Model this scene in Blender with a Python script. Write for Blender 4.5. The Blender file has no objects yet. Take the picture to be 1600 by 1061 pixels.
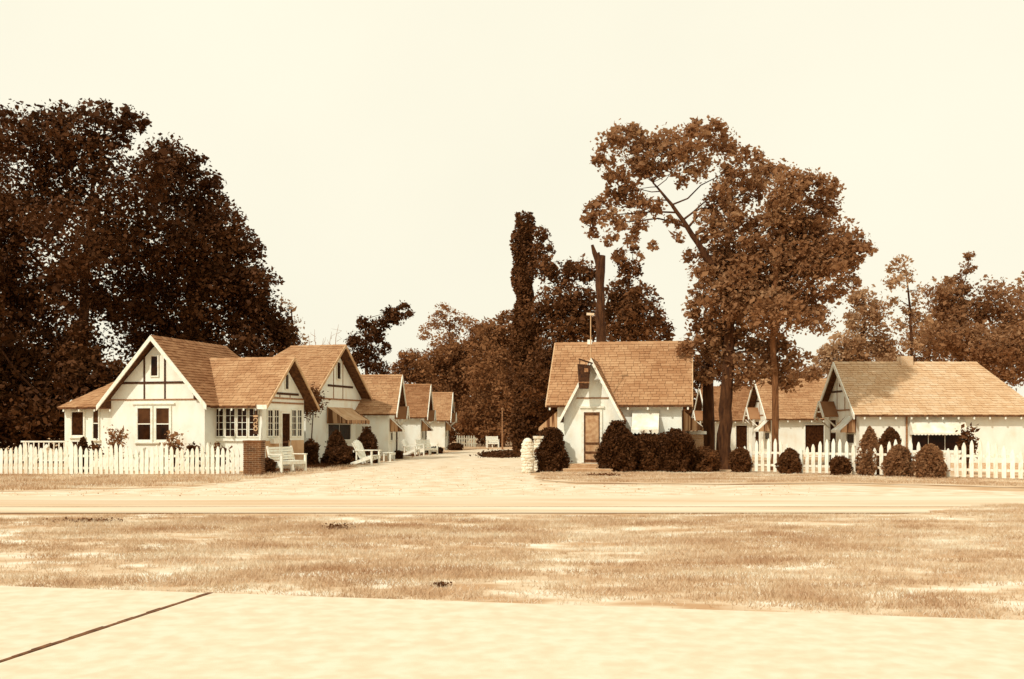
import bpy, math, random
import numpy as np
from mathutils import Vector, Matrix, noise
random.seed(7); rng = np.random.default_rng(7)
sc = bpy.context.scene
COL = sc.collection
# ------------------------------------------------------------------ camera
CAMH = 1.6; FPX = 1600.0; HZ = 669.0
cd = bpy.data.cameras.new('camera'); cam = bpy.data.objects.new('camera', cd); COL.objects.link(cam)
cam.location = (0, 0, CAMH); cam.rotation_euler = (math.radians(90), 0, 0)
cd.sensor_width = 36; cd.lens = 36.0 * FPX / 1600; cd.shift_y = (HZ - 530.5) / 1600
cd.clip_start = 0.1; cd.clip_end = 3000; sc.camera = cam
# ------------------------------------------------------------------ world + sun
SUN = Vector((0.46, 0.58, -0.68)).normalized()      # direction the light travels
w = bpy.data.worlds.new('World'); sc.world = w; w.use_nodes = True
nt = w.node_tree; nt.nodes.clear()
def N(t, typ, **k):
    n = t.nodes.new(typ)
    for a, b in k.items(): setattr(n, a, b)
    return n
out = N(nt, 'ShaderNodeOutputWorld'); bg = N(nt, 'ShaderNodeBackground'); bg.inputs[1].default_value = 1.0
sky = N(nt, 'ShaderNodeTexSky', sky_type='NISHITA', sun_disc=False)
sky.sun_elevation = math.asin(-SUN.z); sky.sun_rotation = math.atan2(-SUN.x, -SUN.y)
sky.air_density = 2.0; sky.dust_density = 6.0
bw = N(nt, 'ShaderNodeRGBToBW'); nt.links.new(sky.outputs[0], bw.inputs[0])
m1 = N(nt, 'ShaderNodeMath', operation='MULTIPLY'); m1.inputs[1].default_value = 0.07; nt.links.new(bw.outputs[0], m1.inputs[0])
m2 = N(nt, 'ShaderNodeMath', operation='MINIMUM'); m2.inputs[1].default_value = 1.0; nt.links.new(m1.outputs[0], m2.inputs[0])
tc = N(nt, 'ShaderNodeTexCoord'); nz = N(nt, 'ShaderNodeTexNoise'); nz.inputs['Scale'].default_value = 2.2; nz.inputs['Detail'].default_value = 5
nt.links.new(tc.outputs['Generated'], nz.inputs['Vector'])
m3 = N(nt, 'ShaderNodeMath', operation='MULTIPLY_ADD'); m3.inputs[1].default_value = 0.16; m3.inputs[2].default_value = 0.86
nt.links.new(nz.outputs[0], m3.inputs[0])
m4 = N(nt, 'ShaderNodeMath', operation='MULTIPLY_ADD'); m4.inputs[1].default_value = 0.08
nt.links.new(m2.outputs[0], m4.inputs[0]); nt.links.new(m3.outputs[0], m4.inputs[2])
mc = N(nt, 'ShaderNodeVectorMath', operation='SCALE'); mc.inputs[0].default_value = (1.04, 0.995, 0.81)
nt.links.new(m4.outputs[0], mc.inputs['Scale']); nt.links.new(mc.outputs[0], bg.inputs[0]); nt.links.new(bg.outputs[0], out.inputs[0])
sd = bpy.data.lights.new('sun', 'SUN'); so = bpy.data.objects.new('sun', sd); COL.objects.link(so)
sd.energy = 3.0; sd.angle = math.radians(1.5); sd.color = (1.0, 0.95, 0.84)
so.rotation_euler = SUN.to_track_quat('-Z', 'Y').to_euler()
sc.view_settings.view_transform = 'Standard'; sc.view_settings.look = 'None'
sc.view_settings.exposure = 0.0; sc.view_settings.gamma = 1.0; sc.view_settings.use_curve_mapping = False

# ------------------------------------------------------------------ colours (a sepia world: hue follows tone)
TAB = [(0.0, (0, 0, 0)), (.01, (.026, .0075, .002)), (.03, (.072, .025, .007)), (.1, (.215, .084, .028)), (.2, (.36, .172, .072)),
       (.38, (.57, .35, .175)), (.6, (.73, .59, .40)), (.8, (.83, .80, .65))]
def sep(L):
    for (a, ca), (b, cb) in zip(TAB, TAB[1:]):
        if L <= b:
            t = (L - a) / (b - a); c = [x + (y - x) * t for x, y in zip(ca, cb)]; break
    else: c = TAB[-1][1]
    return (c[0] * .98, min(.84, c[1] * 1.03), min(.82, c[2] * 1.13))
def mat(name, L0, L1=None, scale=6.0, rough=.85, bump=0.0, stretch=(1, 1, 1), spec=.25, attr=False, rnd=0.0, detail=6, bscale=None, transl=0.0, lo=.35, hi=.65):
    """procedural material: colour runs from tone L0 to L1 with noise, a per-face tone attribute and a per-object random"""
    if L1 is None: L1 = L0
    m = bpy.data.materials.new(name); m.use_nodes = True; t = m.node_tree
    p = t.nodes['Principled BSDF']; p.inputs['Roughness'].default_value = rough; p.inputs['Specular IOR Level'].default_value = spec
    c = N(t, 'ShaderNodeTexCoord'); mp = N(t, 'ShaderNodeMapping'); mp.inputs['Scale'].default_value = stretch
    t.links.new(c.outputs['Object'], mp.inputs[0])
    nz = N(t, 'ShaderNodeTexNoise'); nz.inputs['Scale'].default_value = scale; nz.inputs['Detail'].default_value = detail
    t.links.new(mp.outputs[0], nz.inputs['Vector'])
    r = N(t, 'ShaderNodeMapRange'); r.inputs['From Min'].default_value = lo; r.inputs['From Max'].default_value = hi
    t.links.new(nz.outputs[0], r.inputs[0]); fac = r.outputs[0]
    if attr:
        a = N(t, 'ShaderNodeAttribute', attribute_name='tone'); ad = N(t, 'ShaderNodeMath', operation='ADD')
        t.links.new(fac, ad.inputs[0]); t.links.new(a.outputs['Fac'], ad.inputs[1])
        hf = N(t, 'ShaderNodeMath', operation='MULTIPLY'); hf.inputs[1].default_value = .5; t.links.new(ad.outputs[0], hf.inputs[0]); fac = hf.outputs[0]
    if rnd:
        oi = N(t, 'ShaderNodeObjectInfo'); ma = N(t, 'ShaderNodeMath', operation='MULTIPLY_ADD'); ma.inputs[1].default_value = rnd
        t.links.new(oi.outputs['Random'], ma.inputs[0]); t.links.new(fac, ma.inputs[2])
        sb = N(t, 'ShaderNodeMath', operation='SUBTRACT'); sb.inputs[1].default_value = rnd / 2; t.links.new(ma.outputs[0], sb.inputs[0]); fac = sb.outputs[0]
    cr = N(t, 'ShaderNodeValToRGB'); e = cr.color_ramp.elements
    e[0].color = (*sep(L0), 1); e[1].color = (*sep(L1), 1)
    x = e.new(.5); x.color = (*sep((L0 + L1) / 2), 1)
    t.links.new(fac, cr.inputs[0]); t.links.new(cr.outputs[0], p.inputs['Base Color'])
    if bump:
        n2 = N(t, 'ShaderNodeTexNoise'); n2.inputs['Scale'].default_value = bscale or scale * 4; n2.inputs['Detail'].default_value = 4
        t.links.new(mp.outputs[0], n2.inputs['Vector']); b = N(t, 'ShaderNodeBump'); b.inputs['Strength'].default_value = bump; b.inputs['Distance'].default_value = .02
        t.links.new(n2.outputs[0], b.inputs['Height']); t.links.new(b.outputs[0], p.inputs['Normal'])
    if transl:
        tr = N(t, 'ShaderNodeBsdfTranslucent'); mx = N(t, 'ShaderNodeMixShader'); mx.inputs[0].default_value = transl
        t.links.new(cr.outputs[0], tr.inputs[0]); t.links.new(p.outputs[0], mx.inputs[1]); t.links.new(tr.outputs[0], mx.inputs[2])
        t.links.new(mx.outputs[0], t.nodes['Material Output'].inputs[0])
    return m
M = {
 'stucco': mat('white_stucco', .68, .84, scale=2.2, stretch=(1, 1, .6), detail=10, lo=.3, hi=.6, bump=.35, bscale=40, rough=.9),
 'paint': mat('white_paint', .66, .84, scale=9, rough=.6, rnd=.5),
 'fencepaint': mat('fence_whitewash', .62, .86, scale=14, rough=.7, rnd=.7, stretch=(1, 1, .3)),
 'trim': mat('dark_timber', .012, .04, scale=14, rough=.7),
 'trimthin': mat('faded_timber', .10, .24, scale=14, rough=.7),
 'soffit': mat('shaded_soffit', .025, .07, scale=8, stretch=(1, 1, 1)),  # soffit and roof edge wood, darkened to paint in the shade under eaves
 'shingle': mat('tan_shingles', .17, .31, scale=1.2, attr=True, rough=.95, bump=.3, bscale=60),
 'shingle_dark': mat('brown_shingles', .10, .22, scale=1.2, attr=True, rough=.95, bump=.3, bscale=60),
 'shingle_pale': mat('pale_shingles', .33, .48, scale=1.2, attr=True, rough=.95, bump=.3, bscale=60),
 'glass': mat('dark_glass', .003, .014, scale=3, rough=.2, spec=.12),
 'shade': mat('window_shade', .02, .045, scale=3, rough=.6, spec=.1),
 'screen': mat('screen_mesh', .008, .024, scale=9, rough=.9, spec=.05),
 'doorlight': mat('tan_door', .22, .36, scale=8, rough=.8),
 'brick': mat('brown_brick', .02, .11, scale=3, attr=True, rough=.95),
 'brickpale': mat('pale_brick', .20, .42, scale=3, attr=True, rough=.95),
 'mortar': mat('mortar', .38, .52, scale=20),
 'canvas': mat('awning_canvas', .30, .42, scale=3, rough=.9),
 'canvaswhite': mat('white_canvas', .62, .80, scale=3, rough=.9),
 'canvasside': mat('striped_canvas', .05, .30, scale=9, stretch=(1, 1, .04), rough=.9, detail=1, lo=.45, hi=.55),
 'stone': mat('whitewashed_stone', .48, .70, scale=4, bump=.8, rough=.95, rnd=.4),
 'concrete': mat('pale_concrete', .54, .63, scale=6, detail=15, bump=.35, bscale=160, rnd=.15),
 'roadm': None,
 'joint': mat('joint_filler', .03, .10, scale=12),
 'drive': mat('dusty_gravel', .47, .64, scale=1.6, detail=12, bump=.6, bscale=18),
 'verge': mat('dry_verge', .26, .60, scale=1.1, bump=.8, bscale=12, stretch=(.5, 1.4, 1)),
 'ground': mat('dry_earth', .20, .48, scale=.5, bump=.6, bscale=9),
 'lawn': mat('patchy_lawn', .30, .72, scale=1.6, bump=.8, bscale=18, stretch=(.6, 1.1, 1), detail=9, lo=.38, hi=.66),
 'blade': mat('grass_blade', .21, .72, scale=.8, attr=True, transl=.25, stretch=(.5, 1.3, 1)),
 'leafhaze': mat('hazed_far_leaves', .06, .19, scale=.4, attr=True, rough=.7, spec=.05, transl=.3),  # haze over the far woods painted in as a lighter leaf tone
 'bark': mat('tree_bark', .014, .045, scale=5, stretch=(2, 2, .4), bump=1.0, rough=.95),
 'bark_pale': mat('weathered_bark', .035, .11, scale=5, stretch=(2, 2, .4), bump=1.0, rough=.95),
 'leafdark': mat('dark_leaves', .014, .058, scale=.5, attr=True, rough=.6, spec=.08, transl=.15),
 'leafmid': mat('brown_leaves', .022, .10, scale=.5, attr=True, rough=.6, spec=.08, transl=.22),
 'leaflight': mat('light_flared_leaves', .09, .31, scale=.5, attr=True, rough=.6, spec=.08, transl=.48),  # light leaves; flare on the right-hand trees is put into this tone
 'leafpale': mat('pale_flared_leaves', .16, .42, scale=.5, attr=True, rough=.6, spec=.08, transl=.4),  # pale leaves; right-hand treetops also carry flare in this colour
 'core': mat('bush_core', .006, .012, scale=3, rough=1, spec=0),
 'metal': mat('weathered_metal', .03, .08, scale=8, rough=.5),
}
# road: pale concrete with a worn brown wheel track along its length
m = mat('road_concrete', .46, .63, scale=1.0, bump=.25, bscale=80, stretch=(.15, 1.2, 1)); M['roadm'] = m
t = m.node_tree; cr = [n for n in t.nodes if n.type == 'VALTORGB'][0]; p = t.nodes['Principled BSDF']
c = N(t, 'ShaderNodeTexCoord'); sp = N(t, 'ShaderNodeSeparateXYZ'); t.links.new(c.outputs['Object'], sp.inputs[0])
mp = N(t, 'ShaderNodeMapping'); mp.inputs['Scale'].default_value = (.12, 1.5, 1); t.links.new(c.outputs['Object'], mp.inputs[0])
nn = N(t, 'ShaderNodeTexNoise'); nn.inputs['Scale'].default_value = 1.0; nn.inputs['Detail'].default_value = 6; t.links.new(mp.outputs[0], nn.inputs['Vector'])
ya = N(t, 'ShaderNodeMath', operation='MULTIPLY_ADD'); ya.inputs[1].default_value = .6; t.links.new(nn.outputs[0], ya.inputs[0]); t.links.new(sp.outputs['Y'], ya.inputs[2])
d0 = N(t, 'ShaderNodeMath', operation='SUBTRACT'); d0.inputs[1].default_value = 22.2; t.links.new(ya.outputs[0], d0.inputs[0])
ab = N(t, 'ShaderNodeMath', operation='ABSOLUTE'); t.links.new(d0.outputs[0], ab.inputs[0])
mr = N(t, 'ShaderNodeMapRange'); mr.inputs['From Min'].default_value = .95; mr.inputs['From Max'].default_value = .55; t.links.new(ab.outputs[0], mr.inputs[0])
xr = N(t, 'ShaderNodeMapRange'); xr.inputs['From Min'].default_value = 3; xr.inputs['From Max'].default_value = -4; xr.inputs['To Min'].default_value = .15; t.links.new(sp.outputs['X'], xr.inputs[0])
fm = N(t, 'ShaderNodeMath', operation='MULTIPLY'); t.links.new(mr.outputs[0], fm.inputs[0]); t.links.new(xr.outputs[0], fm.inputs[1])
f2 = N(t, 'ShaderNodeMath', operation='MULTIPLY'); f2.inputs[1].default_value = .5; t.links.new(fm.outputs[0], f2.inputs[0])
mx = N(t, 'ShaderNodeMix', data_type='RGBA'); t.links.new(f2.outputs[0], mx.inputs[0]); t.links.new(cr.outputs[0], mx.inputs[6]); mx.inputs[7].default_value = (*sep(.36), 1)
t.links.new(mx.outputs[2], p.inputs['Base Color'])

# ------------------------------------------------------------------ helpers
def tag(o, label=None, cat=None, group=None, kind=None):
    if label: o['label'] = label
    if cat: o['category'] = cat
    if group: o['group'] = group
    if kind: o['kind'] = kind
    return o
def empty(name, loc=(0, 0, 0), rz=0, label=None, cat=None, group=None):
    o = bpy.data.objects.new(name, None); COL.objects.link(o); o.location = loc; o.rotation_euler = (0, 0, rz); o.empty_display_size = .3
    return tag(o, label, cat, group)
def link(name, me, parent=None, loc=None, rot=None, scale=None):
    o = bpy.data.objects.new(name, me); COL.objects.link(o); o.parent = parent
    if loc is not None: o.location = loc
    if rot is not None: o.rotation_euler = rot
    if scale is not None: o.scale = scale
    return o
class MB:
    def __init__(s): s.v = []; s.f = []; s.t = []
    def quad(s, a, b, c, d, tone=None):
        i = len(s.v); s.v += [tuple(a), tuple(b), tuple(c), tuple(d)]; s.f.append((i, i+1, i+2, i+3)); s.t.append(random.random() if tone is None else tone)
    def tri(s, a, b, c, tone=None):
        i = len(s.v); s.v += [tuple(a), tuple(b), tuple(c)]; s.f.append((i, i+1, i+2)); s.t.append(random.random() if tone is None else tone)
    def hexa(s, P, tone=None):
        i = len(s.v); s.v += [tuple(p) for p in P]; tn = random.random() if tone is None else tone
        for q in ((0,3,2,1), (4,5,6,7), (0,1,5,4), (1,2,6,5), (2,3,7,6), (3,0,4,7)): s.f.append(tuple(i+k for k in q)); s.t.append(tn)
    def box(s, x0, x1, y0, y1, z0, z1, F=None, tone=None):
        P = [(x0,y0,z0), (x1,y0,z0), (x1,y1,z0), (x0,y1,z0), (x0,y0,z1), (x1,y0,z1), (x1,y1,z1), (x0,y1,z1)]
        if F: P = [F(*p) for p in P]
        s.hexa(P, tone)
    def beam(s, a, b, w, h, up=(0, 0, 1)):
        a = Vector(a); b = Vector(b); d = (b-a).normalized(); u = Vector(up); sx = d.cross(u)
        if sx.length < 1e-4: sx = Vector((1, 0, 0))
        sx.normalize(); u = sx.cross(d)
        P = []
        for e in (a, b):
            for p, q in ((-1,-1), (1,-1), (1,1), (-1,1)): P.append(e + sx*(p*w/2) + u*(q*h/2))
        s.hexa(P)
    def tube(s, pts, rad, n=8, wob=0.0):
        pts = [Vector(p) for p in pts]; rings = []
        for k, p in enumerate(pts):
            d = (pts[min(k+1, len(pts)-1)] - pts[max(k-1, 0)]).normalized()
            a = d.cross(Vector((0, 1, 0.01))).normalized(); b = d.cross(a)
            i = len(s.v)
            for j in range(n):
                an = 2*math.pi*j/n; r = rad[k] * (1 + wob*math.sin(an*3+k*1.3) + wob*.8*random.uniform(-1, 1))
                s.v.append(tuple(p + a*math.cos(an)*r + b*math.sin(an)*r))
            rings.append(i)
        for q in range(len(rings)-1):
            for j in range(n):
                s.f.append((rings[q]+j, rings[q]+(j+1) % n, rings[q+1]+(j+1) % n, rings[q+1]+j)); s.t.append(.5)
        s.f.append(tuple(rings[-1]+j for j in range(n))); s.t.append(.5)
        s.f.append(tuple(rings[0]+j for j in reversed(range(n)))); s.t.append(.5)
    def mesh(s, name, m):
        me = bpy.data.meshes.new(name); me.from_pydata(s.v, [], s.f)
        me.materials.append(m if not isinstance(m, str) else M[m])
        a = me.attributes.new('tone', 'FLOAT', 'FACE'); a.data.foreach_set('value', np.array(s.t, dtype=np.float32))
        me.update(); return me
    def build(s, name, m, parent=None, **k): return link(name, s.mesh(name, m), parent, **k)
def G(px, py): Y = FPX*CAMH/(py-HZ); return ((px-800)/FPX*Y, Y)
def P3(px, py, Y): return Vector(((px-800)/FPX*Y, Y, CAMH+(HZ-py)/FPX*Y))
def fastmesh(name, verts, nper, tones, m):
    """verts (N*nper,3): N separate n-gons"""
    n = len(verts)//nper; me = bpy.data.meshes.new(name)
    me.vertices.add(n*nper); me.vertices.foreach_set('co', verts.astype(np.float32).ravel())
    me.loops.add(n*nper); me.loops.foreach_set('vertex_index', np.arange(n*nper, dtype=np.int32))
    me.polygons.add(n); me.polygons.foreach_set('loop_start', np.arange(0, n*nper, nper, dtype=np.int32))
    try: me.polygons.foreach_set('loop_total', np.full(n, nper, dtype=np.int32))
    except Exception: pass
    me.materials.append(M[m]); a = me.attributes.new('tone', 'FLOAT', 'FACE'); a.data.foreach_set('value', tones.astype(np.float32))
    me.update(calc_edges=True); return me
def leafverts(C, size, flat=.35):
    """diamond leaves with a random orientation at the points C"""
    n = len(C); a = rng.normal(size=(n, 3)); a[:, 2] *= .7; a /= np.linalg.norm(a, axis=1)[:, None]
    b = rng.normal(size=(n, 3)); b -= a*(a*b).sum(1)[:, None]; b /= np.linalg.norm(b, axis=1)[:, None]
    c = np.cross(a, b); s = size*np.exp(rng.normal(-.1, .38, (n, 1)))
    V = np.empty((n, 4, 3)); V[:, 0] = C-a*s*.6; V[:, 1] = C+b*s*.38+c*s*.08; V[:, 2] = C+a*s*.6; V[:, 3] = C-b*s*.38+c*s*.08
    return V.reshape(-1, 3)
def crown_points(blobs, size, k, spread=.42):
    pts = []; tones = []
    for (c, R) in blobs:
        R = np.array(R); nsub = int(max(8, 26*(R[0]/1.6)**1.2)); n = int(k*R[0]*R[2]/size**2)
        d = rng.normal(size=(nsub, 3)); d /= np.linalg.norm(d, axis=1)[:, None]; d *= rng.uniform(.25, 1.0, (nsub, 1))**.6
        subc = np.array(c)+d*R*.85; subt = rng.uniform(0, 1, nsub); sr = rng.uniform(.55, 1.3, nsub)*spread
        i = rng.integers(0, nsub, n); q = rng.normal(size=(n, 3)); q /= np.linalg.norm(q, axis=1)[:, None]
        q *= rng.uniform(0, 1, (n, 1))**.45
        pc = subc[i]+q*sr[i][:, None]*min(R[0], 1.9)*np.array([1, 1, .72]); free = rng.uniform(0, 1, n) < .30
        dd = rng.normal(size=(n, 3)); dd /= np.linalg.norm(dd, axis=1)[:, None]; pc[free] = (np.array(c)+dd*R*(rng.uniform(.1, 1.18, (n, 1))**.6))[free]
        pts.append(pc); tones.append(subt[i]*.55+rng.uniform(0, .45, n))
    return np.concatenate(pts), np.concatenate(tones)
def tree(name, label, blobs, Y, trunk, leafm='leafdark', size=.2, k=16, barkm='bark', depth=1.0, limbs=True, cat='tree', group=None, spread=.42, barelimbs=()):
    """blobs [(px,py,rpx)] with the tree standing at depth Y; trunk [(px,py,r_metres)] from the ground up (first py None = ground)"""
    base = P3(trunk[0][0], HZ+FPX*CAMH/Y, Y); rt = empty(name, base, 0, label, cat, group)
    B = []
    for (px, py, r) in blobs:
        R = r/FPX*Y; y = Y+random.uniform(-1, 1)*R*1.1*depth
        B.append((P3(px, py, y), (R, R*1.1, R*.92)))
    pts, tn = crown_points([(tuple(c-base), R) for c, R in B], size, k, spread)
    link('crown', fastmesh('crown', leafverts(pts, size), 4, tn, leafm), rt)
    mb = MB(); tp = [Vector((0, 0, -.1))]+[P3(px, py, Y)-base for px, py, r in trunk[1:]]
    # subdivide the trunk with slight wander
    pp = []; rr = []
    for (a, b, ra, rb) in zip(tp, tp[1:], [q[2] for q in trunk], [q[2] for q in trunk[1:]]):
        for j in range(5):
            f = j/5; wv = Vector((random.uniform(-1, 1), random.uniform(-1, 1), 0))*ra*.18*(0 if (not pp) else 1)
            pp.append(a.lerp(b, f)+wv); rr.append(ra+(rb-ra)*f)
    pp.append(tp[-1]); rr.append(trunk[-1][2]); rr[0] *= 1.5; rr[1] *= 1.12
    mb.tube(pp, rr, 12, .05); tr = mb.build('trunk', barkm, rt)
    if limbs:
        for (c, R), (_, _, rp) in zip(B, blobs):
            if rp < 19 and len(blobs) > 25: continue
            c = c-base; best = min(range(1, len(pp)), key=lambda q: (pp[q]-c).length+abs(pp[q].z-(c.z-.5*(c-pp[q]).length))*1.0)
            s = pp[best]; r0 = min(rr[best]*.5, .02+.014*(c-s).length)
            L_ = (c-s).length; J = lambda q: Vector((random.uniform(-1, 1), random.uniform(-1, 1), random.uniform(-1, 1)))*q*L_; mid = s.lerp(c, .5)+J(.09)+Vector((0, 0, .10*L_))
            lb = MB(); lb.tube([s, s.lerp(mid, .5)+J(.05), mid, mid.lerp(c, .6)+J(.05), c], [r0, r0*.85, r0*.65, r0*.45, r0*.2], 6, .05)
            for q in range(4):
                e = c+Vector((random.uniform(-1, 1)*R[0], random.uniform(-1, 1)*R[1], random.uniform(-.2, 1)*R[2]))*.8
                m0 = mid.lerp(c, .5+.12*q); lb.tube([m0, m0.lerp(e, .5)+J(.06), e], [r0*.3, r0*.18, r0*.06], 4)
            lb.build('branch', barkm, rt)
    return rt
# ------------------------------------------------------------------ setting
def sheet(name, pts, m, z, jit=0.0, sub=1.0, holes=None):
    """flat polygon with an uneven edge"""
    Q = []
    for i, a in enumerate(pts):
        b = pts[(i+1) % len(pts)]; L = math.dist(a, b); n = max(1, int(L/sub)) if jit and L < 60 else 1
        for k in range(n):
            f = k/n; Q.append((a[0]+(b[0]-a[0])*f+(random.uniform(-jit, jit) if k else 0), a[1]+(b[1]-a[1])*f+(random.uniform(-jit, jit) if k else 0), z))
    me = bpy.data.meshes.new(name); me.from_pydata(Q, [], [tuple(range(len(Q)))]); me.materials.append(M[m])
    o = link(name, me); return tag(o, kind='structure')
sheet('ground', [(-900, -60), (900, -60), (900, 1500), (-900, 1500)], 'ground', 0)
dl = [(-150, 770), (80, 767), (300, 760), (400, 749), (480, 740), (540, 733), (600, 722), (660, 712.5), (710, 706), (745, 702)]
dr = [(800, 702), (812, 708), (822, 720), (828, 737), (842, 753), (900, 757), (1100, 758), (1300, 758), (1516, 766), (1750, 772)]
sheet('driveway', [G(*p) for p in dl]+[G(*p) for p in dr]+[(30, 22.0), (-30, 22.0)], 'drive', .006, .10, .5)
rd = sheet('road', [(-70, 19.2), (70, 19.2), (70, 23.9), (-70, 23.9)], 'roadm', .014)
mb = MB(); mb.box(-70, 70, 20.62, 20.66, .015, .019)
jt = mb.build('road_joint', 'trimthin', rd)
le = [(-200, 806), (80, 807), (300, 805), (430, 809), (600, 806), (830, 807), (1000, 806), (1200, 805), (1400, 806), (1450, 803), (1480, 797), (1520, 791), (1750, 786)]
lawn_edge = [G(*p) for p in le]
lawn = sheet('lawn', lawn_edge+[(14, 6.0), (-14, 9.8)], 'lawn', .017, .16, .22)
ver = sheet('verge', [G(-150, 742), G(80, 742), G(385, 742), G(480, 733), G(545, 727), G(600, 718), G(598, 722.5), G(540, 734), G(480, 741), G(400, 750), G(300, 761), G(80, 768), G(-150, 771)], 'verge', .010, .10, .5)
ver2 = sheet('verge', [G(838, 733), G(1160, 735), G(1516, 744), G(1700, 750), G(1750, 768), G(1516, 760), G(1300, 755), G(1100, 757), G(900, 755), G(846, 751)], 'verge', .010, .10, .5)
# sidewalk of cast slabs
sw = empty('sidewalk'); tag(sw, kind='structure')
a0 = Vector((-4.5, 10.0)); a1 = Vector((3.75, 8.37)); d = (a1-a0).normalized(); nrm = Vector((d.y, -d.x))
j0 = Vector((-2.85, 9.67-.0)); s0 = (j0-a0).dot(d)
S = [-14, -9.0, -4.2, 0+s0, s0+9.6, s0+15]
for q in range(len(S)-1):
    A = a0+d*(S[q]+.018); B = a0+d*(S[q+1]-.018); sk = Vector((-.18, 0)) 
    mb = MB(); e = .012; W = 3.4
    P = [A, B, B+nrm*W, A+nrm*W]; c = (A+B+nrm*W)/2
    lo = [(p.x, p.y, -.05) for p in P]; mid = [(p.x, p.y, .034) for p in P]; hi = [(*(p+(c-p).normalized()*e), .045) for p in P]
    i = 0; mb.v = lo+mid+hi
    mb.f = [(8, 9, 10, 11)]+[(k, (k+1) % 4, (k+1) % 4+4, k+4) for k in range(4)]+[(k+4, (k+1) % 4+4, (k+1) % 4+8, k+8) for k in range(4)]; mb.t = [.5]*9
    mb.build('slab', 'concrete', sw)
    jb = MB(); B1 = a0+d*S[q+1]; 
    for k in range(16):
        wq = .019+random.uniform(-.003, .012); 
        u0 = B1+nrm*(W*k/16); u1 = B1+nrm*(W*(k+1)/16)
        jb.box(-wq, wq, 0, W/16+.002, .02, .046+random.uniform(0, .006), F=lambda x, y, z, u0=u0: (u0.x+d.x*x+nrm.x*y, u0.y+d.y*x+nrm.y*y, z))
    jb.build('joint', 'joint', sw)

# ------------------------------------------------------------------ house kit
class House:
    def __init__(s, root, ox=0, oy=0): s.r = root; s.ox = ox; s.oy = oy
    def world(s): return s.r.location, s.r.rotation_euler[2]
    def _loc(s, px, py):
        o, a = s.world(); ca, sa = math.cos(-a), math.sin(-a)
        def rot(x, y): return (ca*x-sa*y, sa*x+ca*y)
        c = rot(-o.x, -o.y); dd = rot((px-800)/FPX, 1.0); return (c[0]-s.ox, c[1]-s.oy), dd, (HZ-py)/FPX
    def front(s, px, py, ly): c, dd, b = s._loc(px, py); t = (ly-c[1])/dd[1]; return c[0]+dd[0]*t, CAMH+b*t
    def side(s, px, py, lx): c, dd, b = s._loc(px, py); t = (lx-c[0])/dd[0]; return c[1]+dd[1]*t, CAMH+b*t
    def T(s, f): return lambda u, n, z: (lambda p: (p[0]+s.ox, p[1]+s.oy, p[2]))(f(u, n, z))
    def Ff(s, c): return s.T(lambda u, n, z: (u, c-n, z))        # wall facing local -y at y=c
    def Fe(s, c): return s.T(lambda u, n, z: (c+n, u, z))        # wall facing local +x
    def Fw(s, c): return s.T(lambda u, n, z: (c-n, u, z))
def walls(h, x0, x1, y0, y1, zw, zr=None, along='x', m='stucco', zb=-.05, h0=0, h1=0):
    mb = MB(); T = h.T(lambda x, y, z: (x, y, z))
    v = [(x0,y0,zb), (x1,y0,zb), (x1,y1,zb), (x0,y1,zb), (x0,y0,zw), (x1,y0,zw), (x1,y1,zw), (x0,y1,zw)]
    f = [(0,1,5,4), (1,2,6,5), (2,3,7,6), (3,0,4,7)]
    if zr:
        if along == 'x': ym = (y0+y1)/2; v += [(x0+h0,ym,zr), (x1-h1,ym,zr)]; f += [(5,6,9), (4,8,7), (4,5,9,8), (7,8,9,6)]
        else: xm = (x0+x1)/2; v += [(xm,y0+h0,zr), (xm,y1-h1,zr)]; f += [(4,5,8), (6,7,9), (4,8,9,7), (5,6,9,8)]
    else: f += [(4,5,6,7)]
    mb.v = [T(*p) for p in v]; mb.f = f; mb.t = [.5]*len(f); return mb.build('wall', m, h.r)
def shingles(parent, A, B, C, D, m, exp=.15, wid=.27):
    """individual shingles laid in courses on the slope A-B (eave) D-C (ridge)"""
    A, B, C, D = map(Vector, (A, B, C, D)); L = ((D+C)/2-(A+B)/2).length; n = max(3, round(L/exp))
    up = (B-A).cross(D-A if (D-A).length > .01 else C-A).normalized()
    if up.z < 0: up = -up
    mb = MB()
    for k in range(n):
        t0 = k/n; t1 = (k+1.25)/n; l0 = A.lerp(D, t0); r0 = B.lerp(C, t0); t1 = min(t1, 1); l1 = A.lerp(D, t1); r1 = B.lerp(C, t1)
        w = (r0-l0).length; w1 = (r1-l1).length
        if w < .05: continue
        x = -random.uniform(0, wid); ed = (r0-l0)/w; sag = random.uniform(-.012, .012)
        while x < w:
            ww = wid*random.uniform(.55, 1.35); a = max(0, x+.006); b = min(w, x+ww-.006); x += ww
            if b-a < .03: continue
            sl = (D-A)/n; sr = (C-B)/n; f0, f1 = a/w, b/w
            dn = -(l1-l0)*random.uniform(-.06, .09)/1.25
            p0 = l0.lerp(r0, f0)+dn; p1 = l0.lerp(r0, f1)+dn; q1 = l1.lerp(r1, f1); q0 = l1.lerp(r1, f0)
            h0 = random.uniform(.022, .040); tn = random.random()
            a_, b_ = p0+up*h0, p1+up*h0
            mb.quad(a_, b_, q1+up*.008, q0+up*.008, tn); mb.quad(p0-up*.01, p1-up*.01, b_, a_, tn)
            mb.quad(p0, a_, q0+up*.008, q0, tn); mb.quad(b_, p1, q1, q1+up*.008, tn)
    o = mb.build('shingles', m, parent); o['kind'] = 'stuff'; return o
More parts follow.
